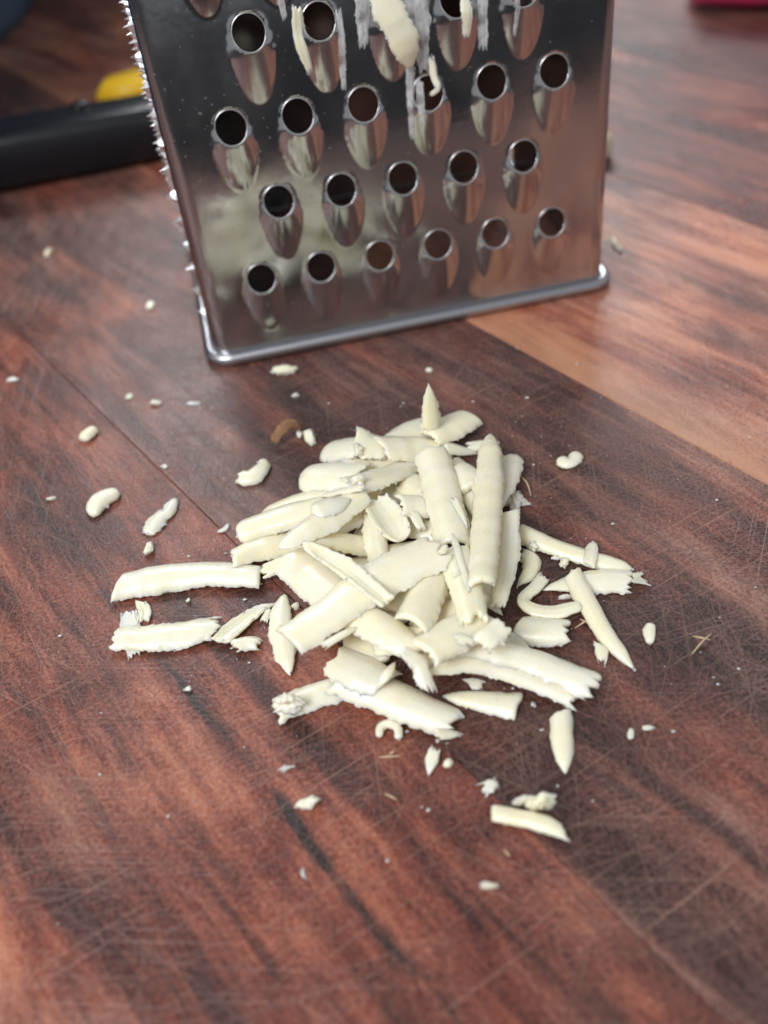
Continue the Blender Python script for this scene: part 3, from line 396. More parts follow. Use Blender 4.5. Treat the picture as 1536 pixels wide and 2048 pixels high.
LUMPS = [
 ('white crumb lying against the foot of the grater', 'cheese crumbs scattered on the board', [-15.74, 149.1, 0.0], [2.18, 1.57, 0.9], 10, 0.35, 500),
 ('egg-shaped white crumb beside the brown husk', 'cheese crumbs scattered on the board', [-11.36, 127.6, 0.0], [1.17, 2.3, 1.0], 8, 0.25, 501),
 ('small oval crumb above the long loose left strip', 'cheese crumbs scattered on the board', [-37.72, 104.37, 0.0], [0.74, 1.19, 0.8], 0, 0.35, 502),
 ('crumbly knobbed lump of cheese above the straight stick', 'cheese crumbs scattered on the board', [14.07, 53.42, 0.0], [1.68, 0.61, 1.6], 0, 0.6, 503),
 ('smaller knob joined to the crumbly lump above the stick', 'cheese crumbs scattered on the board', [12.23, 54.25, 0.0], [1.23, 0.34, 1.0], 0, 0.5, 504),
 ('angular white crumb alone at the lower left of centre', 'cheese crumbs scattered on the board', [-13.03, 57.43, 0.0], [1.41, 0.86, 0.8], 0, 0.4, 505),
 ('oval white crumb lowest of all on the board', 'cheese crumbs scattered on the board', [6.76, 44.66, 0.0], [1.11, 0.3, 0.75], 0, 0.25, 506),
 ('round crumb below the tip of the rolled front shred', 'cheese crumbs scattered on the board', [4.14, 60.41, 0.0], [0.62, 0.48, 0.7], 0, 0.25, 507),
 ('tiny bead of cheese near the grater base above the heap spike', 'cheese crumbs scattered on the board', [11.76, 144.02, 0.0], [0.67, 0.48, 0.5], 0, 0.25, 508),
 ('small round crumb upper left between grater and heap', 'cheese crumbs scattered on the board', [-40.61, 143.88, 0.0], [0.99, 0.88, 0.5], 0, 0.3, 509),
 ('speck of cheese left of the round upper left crumb', 'cheese crumbs scattered on the board', [-45.92, 147.21, 0.0], [0.71, 0.83, 0.35], 0, 0.3, 510),
 ('faint smudge of cheese crumbs right of the round upper left crumb', 'cheese crumbs scattered on the board', [-33.54, 142.61, 0.0], [1.67, 0.71, 0.17], 0, 0.6, 511),
 ('crumb lying far back on the left behind the dark wood', 'cheese crumbs scattered on the board', [-73.34, 210.65, 0.0], [1.05, 1.74, 0.8], 0, 0.25, 512),
 ('oblong crumb left of the grater foot', 'cheese crumbs scattered on the board', [-45.31, 180.09, 0.0], [1.5, 1.04, 0.5], -50, 0.3, 513),
 ('flat pale crumb at the left picture edge', 'cheese crumbs scattered on the board', [-70.92, 157.82, 0.0], [1.18, 0.59, 0.3], 0, 0.3, 514),
 ('speck left of the cream bean-shaped crumb', 'cheese crumbs scattered on the board', [-56.12, 119.8, 0.0], [0.72, 0.49, 0.35], -20, 0.4, 515),
 ('speck above the comma-shaped crumb', 'cheese crumbs scattered on the board', [-37.02, 124.93, 0.0], [0.55, 0.54, 0.3], 0, 0.4, 516),
 ('tiny speck beside the top left husk tip', 'cheese crumbs scattered on the board', [-13.36, 129.31, 0.0], [0.5, 0.89, 0.5], 0, 0.3, 517),
 ('tiny speck below the long loose left strip', 'cheese crumbs scattered on the board', [-30.52, 92.8, 0.0], [0.38, 0.35, 0.4], 0, 0.4, 518),
 ('speck behind the heap below the grater base', 'cheese crumbs scattered on the board', [-13.97, 141.25, 0.0], [0.62, 0.56, 0.3], 0, 0.4, 519),
 ('left crumb of the group between the two right strips', 'cheese crumbs scattered on the board', [25.11, 92.52, 0.0], [0.95, 0.42, 0.6], 0, 0.4, 520),
 ('ragged crumb hanging on the long slim right strip', 'cheese crumbs scattered on the board', [21.69, 94.98, 0.0], [0.82, 0.85, 0.8], 0, 0.6, 521),
 ('crumb under the top end of the slanting needle', 'cheese crumbs scattered on the board', [25.68, 91.1, 0.0], [0.73, 0.76, 0.7], 0, 0.5, 522),
 ('star-shaped ragged crumb behind the spear shred', 'cheese crumbs scattered on the board', [20.94, 105.61, 0.0], [1.65, 1.92, 0.8], 0, 0.9, 523),
 ('small crumb left of the leaf-shaped foot shred', 'cheese crumbs scattered on the board', [-14.29, 88.75, 0.0], [0.59, 0.42, 0.7], 0, 0.4, 524),
 ('crumbly broken lump on the left end of the lower left strip', 'cheese shreds in the grated heap', [-15.11, 71.07, 1.1], [1.73, 1.07, 1.3], 0, 0.8, 525),
 ('bluish bead of cheese on the torn end of the big diagonal strip', 'cheese shreds in the grated heap', [7.47, 87.58, 9.43], [0.69, 0.46, 0.8], 0, 0.3, 526),
 ('bright crumb stuck on the ridged shred', 'cheese shreds in the grated heap', [8.7, 83.57, 8.87], [0.67, 0.34, 0.6], 0, 0.5, 527),
 ('crumb at the torn left end of the top strip', 'cheese shreds in the grated heap', [-2.99, 116.58, 5.22], [0.75, 1.28, 0.75], 0, 0.5, 528),
 ('ragged crumb on the lip of the upper left shoulder shred', 'cheese shreds in the grated heap', [-3.39, 106.11, 7.69], [1.32, 0.74, 0.6], 0, 0.7, 529),
 ('blurred crumb right of the grater base', 'cheese crumbs scattered on the board', [57.47, 182.18, 0.0], [0.85, 2.56, 0.7], 0, 0.4, 530),
 ('bit of cheese in the gap of the hook-shaped curl', 'cheese crumbs scattered on the board', [24.41, 84.79, 0.0], [1.06, 0.31, 0.5], 0, 0.4, 531),
]
HUSK = [(-17.85, 126.89, 0.4), (-16.84, 127.56, 2.2), (-15.26, 128.55, 3.2), (-13.76, 129.02, 2.6), (-13.31, 129.5, 0.8)]
FIBRES = [
 ('thin pale splinter below the arch-shaped curl', [(-4.25, 62.56, 0.3), (-2.86, 62.26, 0.6), (-1.49, 62.33, 0.3)]),
 ('short pale splinter above the flat splinter', [(-2.84, 62.8, 0.3), (-2.29, 62.85, 0.8)]),
 ('tiny forked splinter below the flat splinter', [(-3.92, 57.45, 0.2), (-3.1, 56.83, 0.4), (-2.54, 56.42, 0.3)]),
 ('upper straw of the crossed pair at the far right', [(38.56, 72.45, 0.3), (40.28, 73.83, 0.8), (42.28, 75.48, 0.3)]),
 ('lower straw of the crossed pair at the far right', [(39.57, 75.37, 0.3), (40.52, 74.4, 0.9), (41.75, 74.35, 0.3)]),
 ('pale splinter right of the rectangular shred', [(24.39, 79.07, 0.3), (25.7, 79.45, 0.9), (27.16, 80.73, 0.4)]),
 ('second pale splinter just above the first beside the needle', [(25.43, 80.53, 0.3), (26.04, 79.65, 0.6), (26.67, 79.26, 0.3)]),
 ('fine hair-like fibre arching beside the star-shaped crumb', [(22.59, 111.83, 0.4), (23.36, 108.23, 1.5), (23.62, 106.17, 0.5)]),
 ('tiny splinter near the bottom centre', [(9.1, 48.68, 0.2), (9.64, 47.84, 0.3)]),
]

# ------------------------------------------------------------------ setting: counter and board
def box(x0, x1, y0, y1, z0, z1, bev=0.):
    bm = bmesh.new(); bmesh.ops.create_cube(bm, size=1)
    for v in bm.verts: v.co = Vector((x0+(v.co.x+.5)*(x1-x0), y0+(v.co.y+.5)*(y1-y0), z0+(v.co.z+.5)*(z1-z0)))
    if bev: bmesh.ops.bevel(bm, geom=bm.edges[:], offset=bev, segments=2, affect='EDGES', profile=.5)
    return bm
obj('counter', mesh_bm('counter', box(-1.2, 1.2, -.9, 1.5, -.09, -.034, .004)), M_COUNTER, kind='structure')
board = empty('cutting_board', (0, 0, 0), label='red-brown hardwood chopping board of wide glued staves, scratched by knives', category='chopping board')
bounds = [-98.9, -29.9, 39.1, 108.2, 178, 247, 316, 385]
looks = [(.52, .60), (.465, .68), (.455, .48), (.685, .60), (.50, .72), (.43, .45), (.5, .6)]
# outline of the board (mm, world); each stave is a strip of it
OUT = [(-330, 560), (330, 560), (330, 20), (-330, 20)]
def clip(poly, nx, ny, d):                      # keep n.p <= d
    out = []
    for i, a in enumerate(poly):
        b = poly[(i+1) % len(poly)]; fa = nx*a[0]+ny*a[1]-d; fb = nx*b[0]+ny*b[1]-d
        if fa <= 0: out.append(a)
        if (fa < 0) != (fb < 0) and fa != fb:
            k = fa/(fa-fb); out.append((a[0]+(b[0]-a[0])*k, a[1]+(b[1]-a[1])*k))
    return out
NXp, NYp = -math.sin(GRAIN), math.cos(GRAIN)
allb = [-400, -306, -237, -168]+bounds+[454, 523, 620]
for k in range(len(allb)-1):
    a, b = allb[k]+.04, allb[k+1]-.04
    poly = clip(clip(OUT, NXp, NYp, b), -NXp, -NYp, -a)
    if len(poly) < 3: continue
    bm = bmesh.new()
    lo_ = [bm.verts.new((x*MM, y*MM, -.034)) for x, y in poly]; hi_ = [bm.verts.new((x*MM, y*MM, 0)) for x, y in poly]
    bm.faces.new(hi_); bm.faces.new(lo_[::-1])
    for i in range(len(poly)): j = (i+1) % len(poly); bm.faces.new((lo_[i], lo_[j], hi_[j], hi_[i]))
    top_e = [e for e in bm.edges if all(v.co.z > -.001 for v in e.verts)]
    bmesh.ops.bevel(bm, geom=top_e, offset=.00012, segments=1, affect='EDGES')
    o = obj('stave', mesh_bm('stave', bm), M_WOOD, board, smooth=False)
    kk = k-4
    tn, wm = looks[kk] if 0 <= kk < len(looks) else (.5, .5)
    o['tone'] = tn; o['warmth'] = wm; o['grain_seed'] = (k*.377) % 1.0+.13*k

def tube(path, rad, closed=False, seg=14, taper=None):
    P = [Vector(p_) for p_ in path]; n = len(P); V = []; F = []
    for i, p_ in enumerate(P):
        a = P[(i-1) % n] if closed or i else p_; b = P[(i+1) % n] if closed or i < n-1 else p_
        T = (b-a).normalized(); ref = Vector((0, 0, 1)) if abs(T.z) < .9 else Vector((1, 0, 0))
        S = T.cross(ref).normalized(); N_ = S.cross(T); r_ = rad if taper is None else rad*taper(i/(n-1))
        for k in range(seg): q_ = 2*math.pi*k/seg; V.append(p_+(S*math.cos(q_)+N_*math.sin(q_))*r_)
    for i in range(n if closed else n-1):
        for k in range(seg):
            a = i*seg+k; b = i*seg+(k+1) % seg; c = ((i+1) % n)*seg+(k+1) % seg; d = ((i+1) % n)*seg+k; F.append((a, d, c, b))
    if not closed: F.append(tuple(range(seg))); F.append(tuple(range(len(V)-seg, len(V)))[::-1])
    return V, F
# ------------------------------------------------------------------ box grater
YAW, LEAN = R(8.53), R(3.91)
HB, DEP, TALL = 40.6, 60., 165.         # half width, depth at the base, height (mm)
grater = empty('box_grater', (.0108, .1608, 0), YAW, label='stainless steel box grater standing on the board behind the grated cheese, coarse holes facing front', category='grater')
PITCH_H, ROW, V0, HR = 11.5, 11.5*1.1979, 15.7, 2.72
holes = []
for r in range(10):
    n = 6 if r % 2 == 0 else 5
    for i in range(n): holes.append((((i if n == 6 else i+.5)-2.5)*PITCH_H, V0+r*ROW+.45, 1. if r else .75))
def bulge(U, V):
    """outward height (mm) of the punched cups below each hole"""
    D = np.zeros_like(U)
    for hu, hv, k in holes:
        x = U-hu; y = V-hv
        Ld = 11.0; H = 1.4*k
        hw_ = np.where(y < 0, 3.95*np.sqrt(np.clip(1-(y/Ld)**2, 0, 1))*np.clip(.80-.06*y, .80, 1), 3.16*np.sqrt(np.clip(1-(y/3.6)**2, 0, 1)))
        lat = np.clip(1-(x/np.maximum(hw_, .05))**2, 0, 1)
        rise = np.where(y < -1.8, np.clip((y+Ld)/(Ld-1.8), 0, 1)**.85, np.clip(1-(y+1.8)/4.3, 0, 1)**1.2)
        D = np.maximum(D, H*rise*lat**.8*np.where((y > -Ld) & (y < 3.6), 1, 0))
    return D
def pierced(name, us, vs, hole_list, surf):
    """grid sheet with round holes: grid points next to a hole edge are pulled onto it, cells inside dropped"""
    U, V = np.meshgrid(us, vs, indexing='ij'); U = U.copy(); V = V.copy(); ins = np.zeros(U.shape, bool)
    stp = us[len(us)//2+1]-us[len(us)//2]
    for hu, hv, rad in hole_list:
        d = np.hypot(U-hu, V-hv); near = abs(d-rad) < stp*.72
        f = np.where(near & (d > .01), rad/np.maximum(d, .01), 1); U = np.where(near, hu+(U-hu)*f, U); V = np.where(near, hv+(V-hv)*f, V)
        ins |= (d < rad) & ~near
        ins |= False
    onr = np.zeros(U.shape, bool)
    for hu, hv, rad in hole_list: onr |= np.hypot(U-hu, V-hv) < rad+1e-3
    n0, n1 = U.shape; idx = np.arange(n0*n1).reshape(n0, n1)
    q = np.stack([idx[:-1, :-1], idx[1:, :-1], idx[1:, 1:], idx[:-1, 1:]], -1).reshape(-1, 4)
    keep = ~onr.ravel()[q].all(1) & ~ins.ravel()[q].any(1)
    P = surf(U, V).reshape(-1, 3)*MM
    q = q[keep]; used = np.unique(q); rem = np.full(n0*n1, -1); rem[used] = np.arange(len(used))
    return mesh_np(name, P[used], rem[q])
tl = math.tan(LEAN)
def front_surf(U, V):
    """flat face with rounded upright corners; local x = across, -y = out of the face"""
    rc = 3.; flat = HB-rc; a = np.clip((abs(U)-flat)/rc, 0, math.pi/2)
    X = np.sign(U)*(np.minimum(abs(U), flat)+rc*np.sin(a)); Y = rc*(1-np.cos(a))
    flare = .9*np.clip(1-V/5., 0, 1)**2
    return np.stack([X, Y+V*tl*np.ones_like(U)-bulge(U, V)-flare, V], -1)
um = HB-3+3*math.pi/2
us = np.concatenate([np.linspace(-um, -34, 24, endpoint=False), np.arange(-34, 34.01, .34), np.linspace(34, um, 25)[1:]])
vs = np.concatenate([np.arange(1.2, 92, .36), np.arange(92, TALL, .6)])
fm = pierced('front_panel', us, vs, [(a, b, HR) for a, b, _ in holes], front_surf)
front = obj('front_panel', fm, M_STEEL, grater, label='front face with rows of coarse round shredding holes and cups')
sm_ = front.modifiers.new('sheet', 'SOLIDIFY'); sm_.thickness = .00025; sm_.offset = -1
for hu, hv, k_ in holes:
    if hv > 78: continue
    aa = np.linspace(0, 2*math.pi, 40, endpoint=False); pu, pv = hu+HR*np.cos(aa), hv+HR*np.sin(aa)
    pts = front_surf(pu, pv)*MM
    V_, F_ = tube(pts, .00008, True, 6)
    obj('hole_lip', mesh_np('hole_lip', V_, F_), M_LIP, front)
def back_surf(U, V): return np.stack([-U, DEP-V*tl*np.ones_like(U), V], -1)
bh = [(-30+8.6*i+(4.3 if r % 2 else 0), 18+r*8.4, 1.5) for r in range(4, 16) for i in range(8)]
back = obj('back_panel', pierced('back_panel', np.arange(-HB+.5, HB-.4, .7), np.arange(1.2, TALL, .7), bh, back_surf), M_STEEL, grater)
def side_surf(sg):
    def f(U, V):                              # U 0..1 from front to back
        y0 = 3+V*tl; y1 = DEP-V*tl
        return np.stack([np.full_like(U, sg*HB), y0+(y1-y0)*(U if sg > 0 else 1-U), V], -1)
    return f
uu, vv = np.linspace(0, 1, 30), np.linspace(1.2, TALL, 80)
for sg, nm in ((-1, 'left_panel'), (1, 'right_panel')):
    U, V = np.meshgrid(uu, vv, indexing='ij'); n0, n1 = U.shape; idx = np.arange(n0*n1).reshape(n0, n1)
    q = np.stack([idx[:-1, :-1], idx[1:, :-1], idx[1:, 1:], idx[:-1, 1:]], -1).reshape(-1, 4)
    if sg > 0:                                # three slicing slots in the right-hand face
        cu, cv = (U[:-1, :-1]+.5/29).ravel(), V[:-1, :-1].ravel()
        sl = np.zeros(len(cu), bool)
        for z_ in (42, 78, 114): sl |= (cu > .2) & (cu < .8) & (abs(cv-z_) < 2.2)
        q = q[~sl]
    pnl = obj(nm, mesh_np(nm, side_surf(sg)(U, V).reshape(-1, 3)*MM, q), M_STEEL, grater)
    if sg < 0:
        pnl['label'] = 'side face covered in small sharp rasping teeth'; left = pnl
# rasp teeth on the left face: burst-out four-sided points
def tooth_mesh():
    bm = bmesh.new(); rs = random.Random(4); ring = []
    for k in range(8):
        a = k*math.pi/4; r_ = 1.25 if k % 2 == 0 else 1.0; ring.append(bm.verts.new((0.05, math.cos(a)*r_, math.sin(a)*r_)))
    mid = [bm.verts.new((-.75, v.co.y*.55, v.co.z*.55+.1)) for v in ring]
    tips = [bm.verts.new((-1.7 if k == 2 else -1.0, v.co.y*.22, v.co.z*.22+.1)) for k, v in enumerate(ring)]
    for k in range(8):
        j = (k+1) % 8; bm.faces.new((ring[k], ring[j], mid[j], mid[k])); bm.faces.new((mid[k], mid[j], tips[j], tips[k]))
    bm.faces.new(tips)
    for v in bm.verts: v.co *= MM
    return mesh_bm('tooth', bm)
tm = tooth_mesh(); tm.materials.append(M_TOOTH)
for c in range(9):
    for r in range(20):
        z_ = 9+r*4.6+(2.3 if c % 2 else 0)
        o = bpy.data.objects.new('tooth', tm); COL.objects.link(o); o.parent = left
        o.location = ((-HB)*MM, (4.6+z_*tl+c*4.4)*MM, z_*MM)
        kk = .95+.25*((r*7+c*5) % 9)/9; o.scale = (kk, kk*.9, kk*.9); o.rotation_euler.x = ((r*3+c*2) % 7)*.21
# rolled wire rim round the foot
rim = []
x1, y0, y1, rc = HB+.8, -1.2, DEP+1.0, 4.2
for cx, cy, a0 in ((x1-rc, y0+rc, -90), (x1-rc, y1-rc, 0), (-x1+rc, y1-rc, 90), (-x1+rc, y0+rc, 180)):
    for k in range(9): a = R(a0+k*90/8); rim.append((cx+rc*math.cos(a), cy+rc*math.sin(a), 1.3))
V_, F_ = tube([Vector(p_)*MM for p_ in rim], .00122, True, 16)
obj('base_rim', mesh_np('base_rim', V_, F_), M_RIM, grater)
# narrower crown and handle above the picture
bmt = box(-HB*MM, HB*MM, TALL*tl*MM, (DEP-TALL*tl)*MM, TALL*MM, (TALL+4)*MM, .0015)
obj('top_cap', mesh_bm('top_cap', bmt), M_STEEL, grater)
hp = [(math.cos(a)*26, DEP/2, TALL+4+math.sin(a)*22) for a in np.linspace(math.pi, 0, 25)]
V_, F_ = tube([Vector(p_)*MM for p_ in hp], .0045, False, 14)
obj('handle', mesh_np('handle', V_, F_), M_BLACK, grater)

# ------------------------------------------------------------------ grated cheese
_bm = bmesh.new(); bmesh.ops.create_icosphere(_bm, subdivisions=1, radius=1); _bm.verts.ensure_lookup_table()
ICO_V = np.array([v.co[:] for v in _bm.verts]); ICO_F = np.array([[v.index for v in f.verts] for f in _bm.faces]); _bm.free()
def shred_obj(label, group, spine, widths, arc, roll, thick, e0, e1, seed, rag, mat=None, name='cheese_shred', category='cheese shred', xf=None, step=.33, grains=1.):
    top, bot = shred_grid(spine, widths, arc, roll, thick, e0, e1, seed, rag, step)
    N, M, _ = top.shape
    V = np.concatenate([top.reshape(-1, 3), bot.reshape(-1, 3)])
    Fc = grid_faces(N, M)
    if grains:                                   # little torn granules clinging to the edges
        rs = np.random.RandomState(seed+7); n = int(grains*N*.2)
        ii = rs.randint(0, N, n); jj = rs.choice([0, 0, 1, M-2, M-1, M-1], n); k0 = rs.rand(n) < .25
        ii[k0] = rs.choice([0, 1, N-1, N-2], k0.sum()); jj[k0] = rs.randint(0, M, k0.sum())
        rad = .09+.16*rs.rand(n)**2.2
        pos = top[ii, jj]*.6+bot[ii, jj]*.4; pos[:, 2] = np.maximum(pos[:, 2], rad*.8)
        gv = (ICO_V[None]*(1+.5*(rs.rand(n, len(ICO_V), 1)-.5))*rad[:, None, None]+pos[:, None, :])
        gf = ICO_F[None]+np.arange(n)[:, None, None]*len(ICO_V)+len(V)
        V = np.concatenate([V, gv.reshape(-1, 3)]); Fc = list(Fc)+list(gf.reshape(-1, 3))
    if xf is not None: V = xf(V)
    org = V.mean(0); org[2] = V[:, 2].min()
    o = obj(name, mesh_np(name, (V-org)*MM, Fc), mat or M_CHEESE, None, label=label, category=category)
    if group: o['group'] = group
    o.location = org*MM; o.data.set_sharp_from_angle(angle=R(52))
    at_ = o.data.attributes.new('strip', 'FLOAT_VECTOR', 'POINT'); sv = np.zeros((len(V), 3)); gi, gj = np.meshgrid(np.arange(N)*step, (np.arange(M)/(M-1)-.5)*5, indexing='ij')
    sv[:N*M, 0] = sv[N*M:2*N*M, 0] = gi.ravel()+seed*3.1; sv[:N*M, 1] = sv[N*M:2*N*M, 1] = gj.ravel()+seed*1.7; at_.data.foreach_set('vector', sv.ravel())
    return o
for s in SHREDS:
    crumb = 'crumbs' in s[1]
    thin = s[6] <= .5
    shred_obj(*s, name='cheese_crumb' if crumb else 'cheese_shred', category='cheese crumb' if crumb else 'cheese shred', step=.33 if not crumb else .22)
def lump(label, group, c, r3, ang, rough, seed, mat=None, name='cheese_crumb', category='cheese crumb'):
    bm = bmesh.new(); bmesh.ops.create_icosphere(bm, subdivisions=4, radius=1.12); off = Vector((seed*1.37 % 50, seed*2.11 % 50, seed*.73 % 50))
    ca, sa = math.cos(R(ang)), math.sin(R(ang))
    rr = random.Random(seed)
    cuts = [(Vector((rr.uniform(-1, 1), rr.uniform(-1, 1), rr.uniform(-.2, 1))).normalized(), rr.uniform(.5, .85)) for _ in range(7)]
    for v in bm.verts:
        p_ = v.co.copy()
        for n_, of in cuts:
            q_ = p_.dot(n_)
            if q_ > of: p_ -= n_*(q_-of)*.85
        d = 1+rough*(.9*noise.noise(p_*1.3+off)+.6*noise.noise(p_*2.9+off)+.35*noise.noise(p_*6+off))
        p_ *= max(d, .25); p_ = Vector((p_.x*r3[0], p_.y*r3[1], (p_.z+.8)*r3[2])); p_.z = max(p_.z, .03)
        v.co = Vector((p_.x*ca-p_.y*sa, p_.x*sa+p_.y*ca, p_.z))*MM
    o = obj(name, mesh_bm(name, bm), mat or M_CHEESE, None, label=label, category=category, group=group); o.location = Vector(c)*MM; return o
for l in LUMPS: lump(*l)
# fine dust of cheese around the heap
rs_ = np.random.RandomState(12); dv = []; df = []
for k in range(170):
    a = rs_.rand()*2*math.pi; d = 20+abs(rs_.randn())*17; x, y = 3+d*math.cos(a)*1.1, 97+d*math.sin(a)*1.0
    if y > 152 or y < 34: continue
    rad = .07+.16*rs_.rand()**2.5
    dv.append(ICO_V*(1+.6*(rs_.rand(len(ICO_V), 1)-.5))*rad*np.array([1+rs_.rand(), 1, .7])+np.array([x, y, rad*.5])); df.append(ICO_F+len(ICO_V)*(len(dv)-1))
obj('cheese_dust', mesh_np('cheese_dust', np.concatenate(dv)*MM, np.concatenate(df)), M_CHEESE, None, label='tiny specks of cheese dust sprinkled over the board around the heap', category='crumbs', kind='stuff')

# cheese left on the grater: strips in face coordinates (across, up, out) of the front panel
gm = Matrix.Translation((10.8, 160.8, 0)) @ Matrix.Rotation(YAW, 4, 'Z')
def on_face(V):
    out = []
    for u, v, d in V: out.append(gm @ Vector((u, v*tl-d, v)))
    return np.array([tuple(p_) for p_ in out])
shred_obj('torn strip of cheese hanging from an upper hole of the grater', None, [(-1.6, 62.5, .6), (-.6, 58.5, 1.7), (1.6, 53.2, 2.2), (2.9, 48.2, 1.0)], [3.6, 4.6, 4.9, 2.6], 25, 0, 1.0, 'j1', 't4', 901, 1.5, xf=on_face)
shred_obj('thin thread of cheese curling into the fourth hole of the third row', None, [(6.6, 49.5, .5), (6.9, 46.2, .8), (7.3, 44.6, 1.2), (6.2, 43.3, .3)], [.8, 1.0, .9, .6], 60, 0, .9, 'j.3', 'r', 902, 1.5, xf=on_face, step=.2)
SM = [('left smear of cheese down the side of the second upper hole', [(-14.6, 60.5), (-14.9, 55), (-13.9, 49.5)], [1.6, 2.2, .9]),
      ('white smear of cheese trailing right below the second upper hole', [(-8.0, 59), (-8.4, 52), (-8.8, 45.8)], [.9, 1.3, .7]),
      ('broad pale smear of cheese left of the hanging strip', [(-3.6, 63), (-4.1, 57), (-4.7, 52)], [1.6, 2.6, 1.4]),
      ('wide milky smear of cheese right of the hanging strip', [(5.2, 64), (5.0, 55), (5.4, 46.5)], [4.6, 4.2, 1.2]),
      ('narrow smear of cheese running down below the hanging strip', [(3.2, 49), (2.6, 43), (2.4, 36)], [1.6, 1.3, .8]),
      ('short smear of cheese beside the fourth hole of the third row', [(4.4, 46.5), (4.2, 42), (4.4, 38)], [1.3, 1.2, .6]),
      ('thick white smear of cheese left of the upper right bulge', [(12.5, 60), (13.0, 55.5), (12.8, 51)], [1.0, 2.0, .9]),
      ('long straight smear of cheese between the upper right holes', [(16.2, 64), (16.1, 56), (15.9, 48.5)], [1.3, 1.7, 1.5]),
      ('thin smear of cheese right of the upper right hole', [(21.6, 60), (21.8, 55), (21.3, 50)], [.6, .8, .5]),
      ('faint smear of cheese between the first upper holes', [(-17.2, 66), (-17.0, 61), (-17.0, 58)], [1.2, 1.2, .8])]
for k, (lab, pts, wd) in enumerate(SM):
    uv = catmull([(a, b, 0) for a, b in pts], 9); hgt = bulge(uv[:, 0], uv[:, 1])
    solid = k in (0, 6)
    shred_obj(lab, 'cheese smears on the grater face', [(a, b, h_+.12) for (a, b, _), h_ in zip(uv, hgt)], wd, 12, 0, .25 if not solid else .6, 'j', 'j1.5', 920+k, 1.1, mat=M_CHEESE if solid else M_SMEAR, name='cheese_smear', category='cheese smear', xf=on_face, grains=.5)

# ------------------------------------------------------------------ bits on the board that are not cheese
shred_obj('curled brown dry husk lying behind the heap on the left', None, HUSK, [1.3, 1.7, 2.0, 1.5, .9], 15, 20, .2, 'j', 'j', 950, 1.6, grains=0, mat=M_HUSK, name='dry_husk', category='husk')
for k, (lab, pts) in enumerate(FIBRES):
    V_, F_ = tube([Vector(p_)*MM for p_ in catmull(pts, 10)], .00016, False, 6, lambda q_: .4+.6*math.sin(math.pi*min(max(q_, .05), .95)))
    obj('wood_fibre', mesh_np('wood_fibre', V_, F_), M_FIBRE, None, label=lab, category='splinter', group='pale fibres on the board')

# ------------------------------------------------------------------ things behind the grater
kn = empty('knife', (-.073, .2615, 0), R(10.5), label='knife with a black plastic handle lying on the board behind the grater on the left', category='knife')
def loft(secs, seg=24):
    V = []; F = []
    for (x, hw_, z0, z1, pw) in secs:
        for k in range(seg):
            a = 2*math.pi*k/seg; c, s_ = math.cos(a), math.sin(a)
            V.append((x*MM, math.copysign(abs(c)**pw, c)*hw_*MM, ((z0+z1)/2+math.copysign(abs(s_)**pw, s_)*(z1-z0)/2)*MM))
    n = len(secs)
    for i in range(n-1):
        for k in range(seg): a = i*seg+k; b = i*seg+(k+1) % seg; F.append((a, b, b+seg, a+seg))
    F.append(tuple(range(seg))[::-1]); F.append(tuple(range((n-1)*seg, n*seg)))
    return V, F
V_, F_ = loft([(-62, 4, 4, 9, 1), (-61, 7, 1.5, 12, .7), (-56, 9.5, .4, 14.5, .5), (-40, 10, .2, 15.5, .45), (-10, 9.6, .2, 15.2, .45), (15, 9.2, .3, 14.8, .45), (34, 9.4, .3, 14.8, .45), (47, 8.6, 1, 14, .5), (49, 6, 3, 12, .7)])
obj('handle', mesh_np('handle', V_, F_), M_BLACK, kn)
V_, F_ = loft([(49, 5.5, 3.5, 11.5, .8), (54, 4.5, 4.5, 10.5, .8), (57, 1.2, 4.8, 10, .9)])
obj('bolster', mesh_np('bolster', V_, F_), M_STEEL, kn)
bl = bmesh.new(); vs_ = []
for x, yb, ye in ((56, -9, 13), (90, -10, 13), (120, -9, 11), (145, -6, 6), (158, 0, 1)):
    vs_.append([bl.verts.new((x*MM, yb*MM, 7.6*MM)), bl.verts.new((x*MM, ye*MM, 7.1*MM)), bl.verts.new((x*MM, yb*MM, 6.0*MM)), bl.verts.new((x*MM, ye*MM, 6.9*MM))])
for a, b in zip(vs_, vs_[1:]):
    for i, j in ((0, 1), (1, 3), (3, 2), (2, 0)): bl.faces.new((a[i], a[j], b[j], b[i]))
obj('blade', mesh_bm('blade', bl), M_STEEL, kn, smooth=False)
for x in (4., -34.):
    bm = bmesh.new(); bmesh.ops.create_cone(bm, cap_ends=True, segments=20, radius1=.0026, radius2=.0021, depth=.0012)
    rv = obj('rivet', mesh_bm('rivet', bm), M_BLACK, kn); rv.location = (x*MM, .004, .0153)
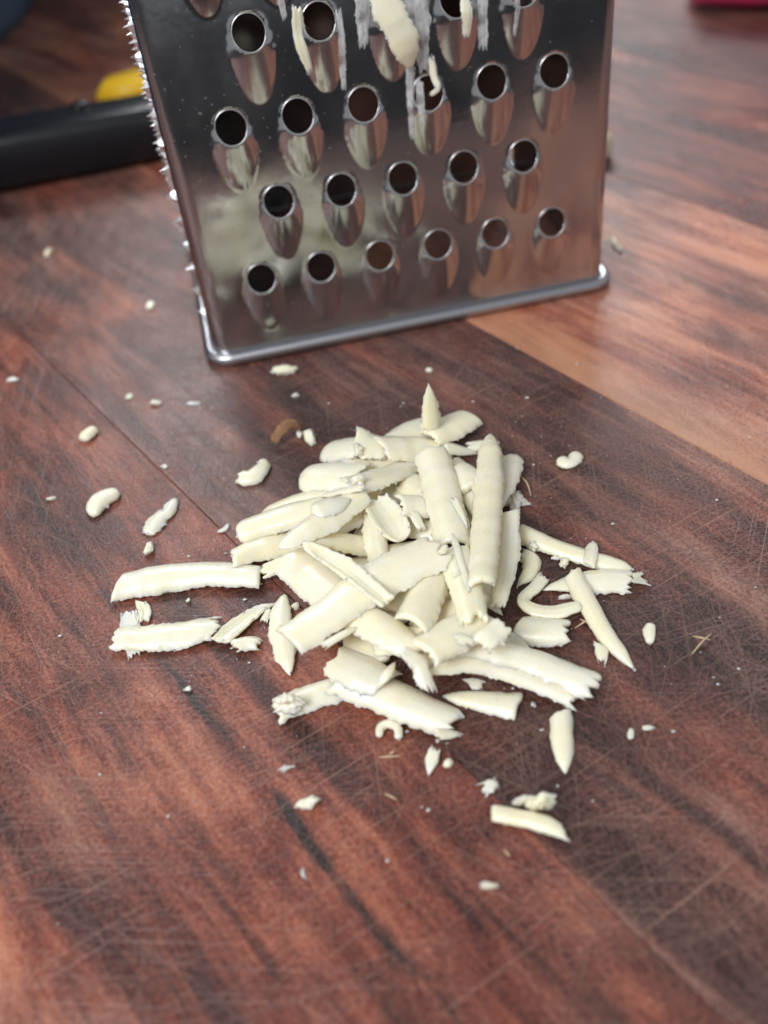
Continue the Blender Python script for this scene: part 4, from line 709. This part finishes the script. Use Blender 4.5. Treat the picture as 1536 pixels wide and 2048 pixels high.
# slate cloth bunched at the far left
def cloth():
    """slumped bag of cloth whose added light-blocking back arm makes the outline L-shaped, folds all round"""
    corner = [(-265, 205), (-124, 205), (-124, 462), (-15, 478), (-15, 620), (-265, 620)]  # back arm is out of view, added to keep window light off the board
    line = []
    for i, p_ in enumerate(corner):
        q_ = corner[(i+1) % 6]; n = max(4, int(math.dist(p_, q_)/9))
        line += [(p_[0]+(q_[0]-p_[0])*k/n, p_[1]+(q_[1]-p_[1])*k/n) for k in range(n)]
    L_ = np.array(line); Lr = np.roll
    for _ in range(5): L_ = (Lr(L_, 1, 0)+2*L_+Lr(L_, -1, 0))/4
    T_ = Lr(L_, -1, 0)-Lr(L_, 1, 0); N_ = np.stack([T_[:, 1], -T_[:, 0]], 1); N_ /= np.linalg.norm(N_, axis=1)[:, None]
    n, K = len(L_), 30; V = []; F = []
    for k in range(K):
        q = k/(K-1); ins = -40*max(0, q-.72)**2*8
        for i in range(n):
            x, y = L_[i]; f = noise.noise(Vector((x*.03, y*.03, q*1.3)))*5+noise.noise(Vector((x*.09, y*.09, q*2.5)))*2.5
            f = min(f, 2.)+ins; V.append(((x+N_[i, 0]*f)*MM, (y+N_[i, 1]*f)*MM, (.2+148*q)*MM))
    for k in range(K-1):
        for i in range(n): a = k*n+i; b_ = k*n+(i+1) % n; F.append((a, b_, b_+n, a+n))
    F.append(tuple(range(n))[::-1]); F.append(tuple(range((K-1)*n, K*n)))
    return mesh_np('cloth_bag', V, F)
c_ = obj('cloth_bag', cloth(), M_CLOTH, None, label='dark slate blue cloth bag standing at the far left behind the knife, with an added unseen back arm that blocks light', category='bag')
# yellow rind piece behind the knife, and a second one behind the grater on the right
def wedge(name, label, L_, W_, H_, mat, loc, rz):
    bm = bmesh.new(); rs = random.Random(len(label))
    P = [(-L_/2, -W_*.30), (-L_*.1, -W_*.5), (L_*.38, -W_*.42), (L_/2, 0), (L_*.36, W_*.45), (-L_*.1, W_*.5), (-L_*.42, W_*.25)]
    rings = []
    for z, k in ((0, .94), (H_*.2, 1), (H_*.75, .97), (H_, .8)):
        rings.append([bm.verts.new((x*k*MM, y*k*MM, (z+rs.uniform(-.2, .2)*(z > 0))*MM)) for x, y in P])
    for a, b in zip(rings, rings[1:]):
        for i in range(len(P)): j = (i+1) % len(P); bm.faces.new((a[i], a[j], b[j], b[i]))
    bm.faces.new(rings[0][::-1]); bm.faces.new(rings[-1])
    bmesh.ops.bevel(bm, geom=bm.edges[:], offset=.0006, segments=2, affect='EDGES')
    o = obj(name, mesh_bm(name, bm), mat, None, label=label, category='rind'); o.location = loc; o.rotation_euler.z = rz; return o
wedge('yellow_rind', 'bright yellow piece of rind behind the knife on the left', 30, 16, 8, M_YELLOW, (-.060, .310, 0), R(10))
wedge('cheese_offcut', 'small pale yellow offcut of cheese just behind the right edge of the grater', 9, 9, 6, M_CHEESE, (.0640, .2290, 0), R(30))
V_, F_ = loft([(-40, 6, 3, 9, 1), (-38, 14, 1, 18, .7), (-20, 18, .3, 24, .6), (20, 18, .3, 25, .6), (38, 14, 1, 19, .7), (40, 6, 4, 12, 1)])
pk = obj('pink_container', mesh_np('pink_container', V_, F_), M_PINK, None, label='bright pink plastic thing at the top right corner', category='container'); pk.location = (.163, .333, 0); pk.rotation_euler.z = R(-15)
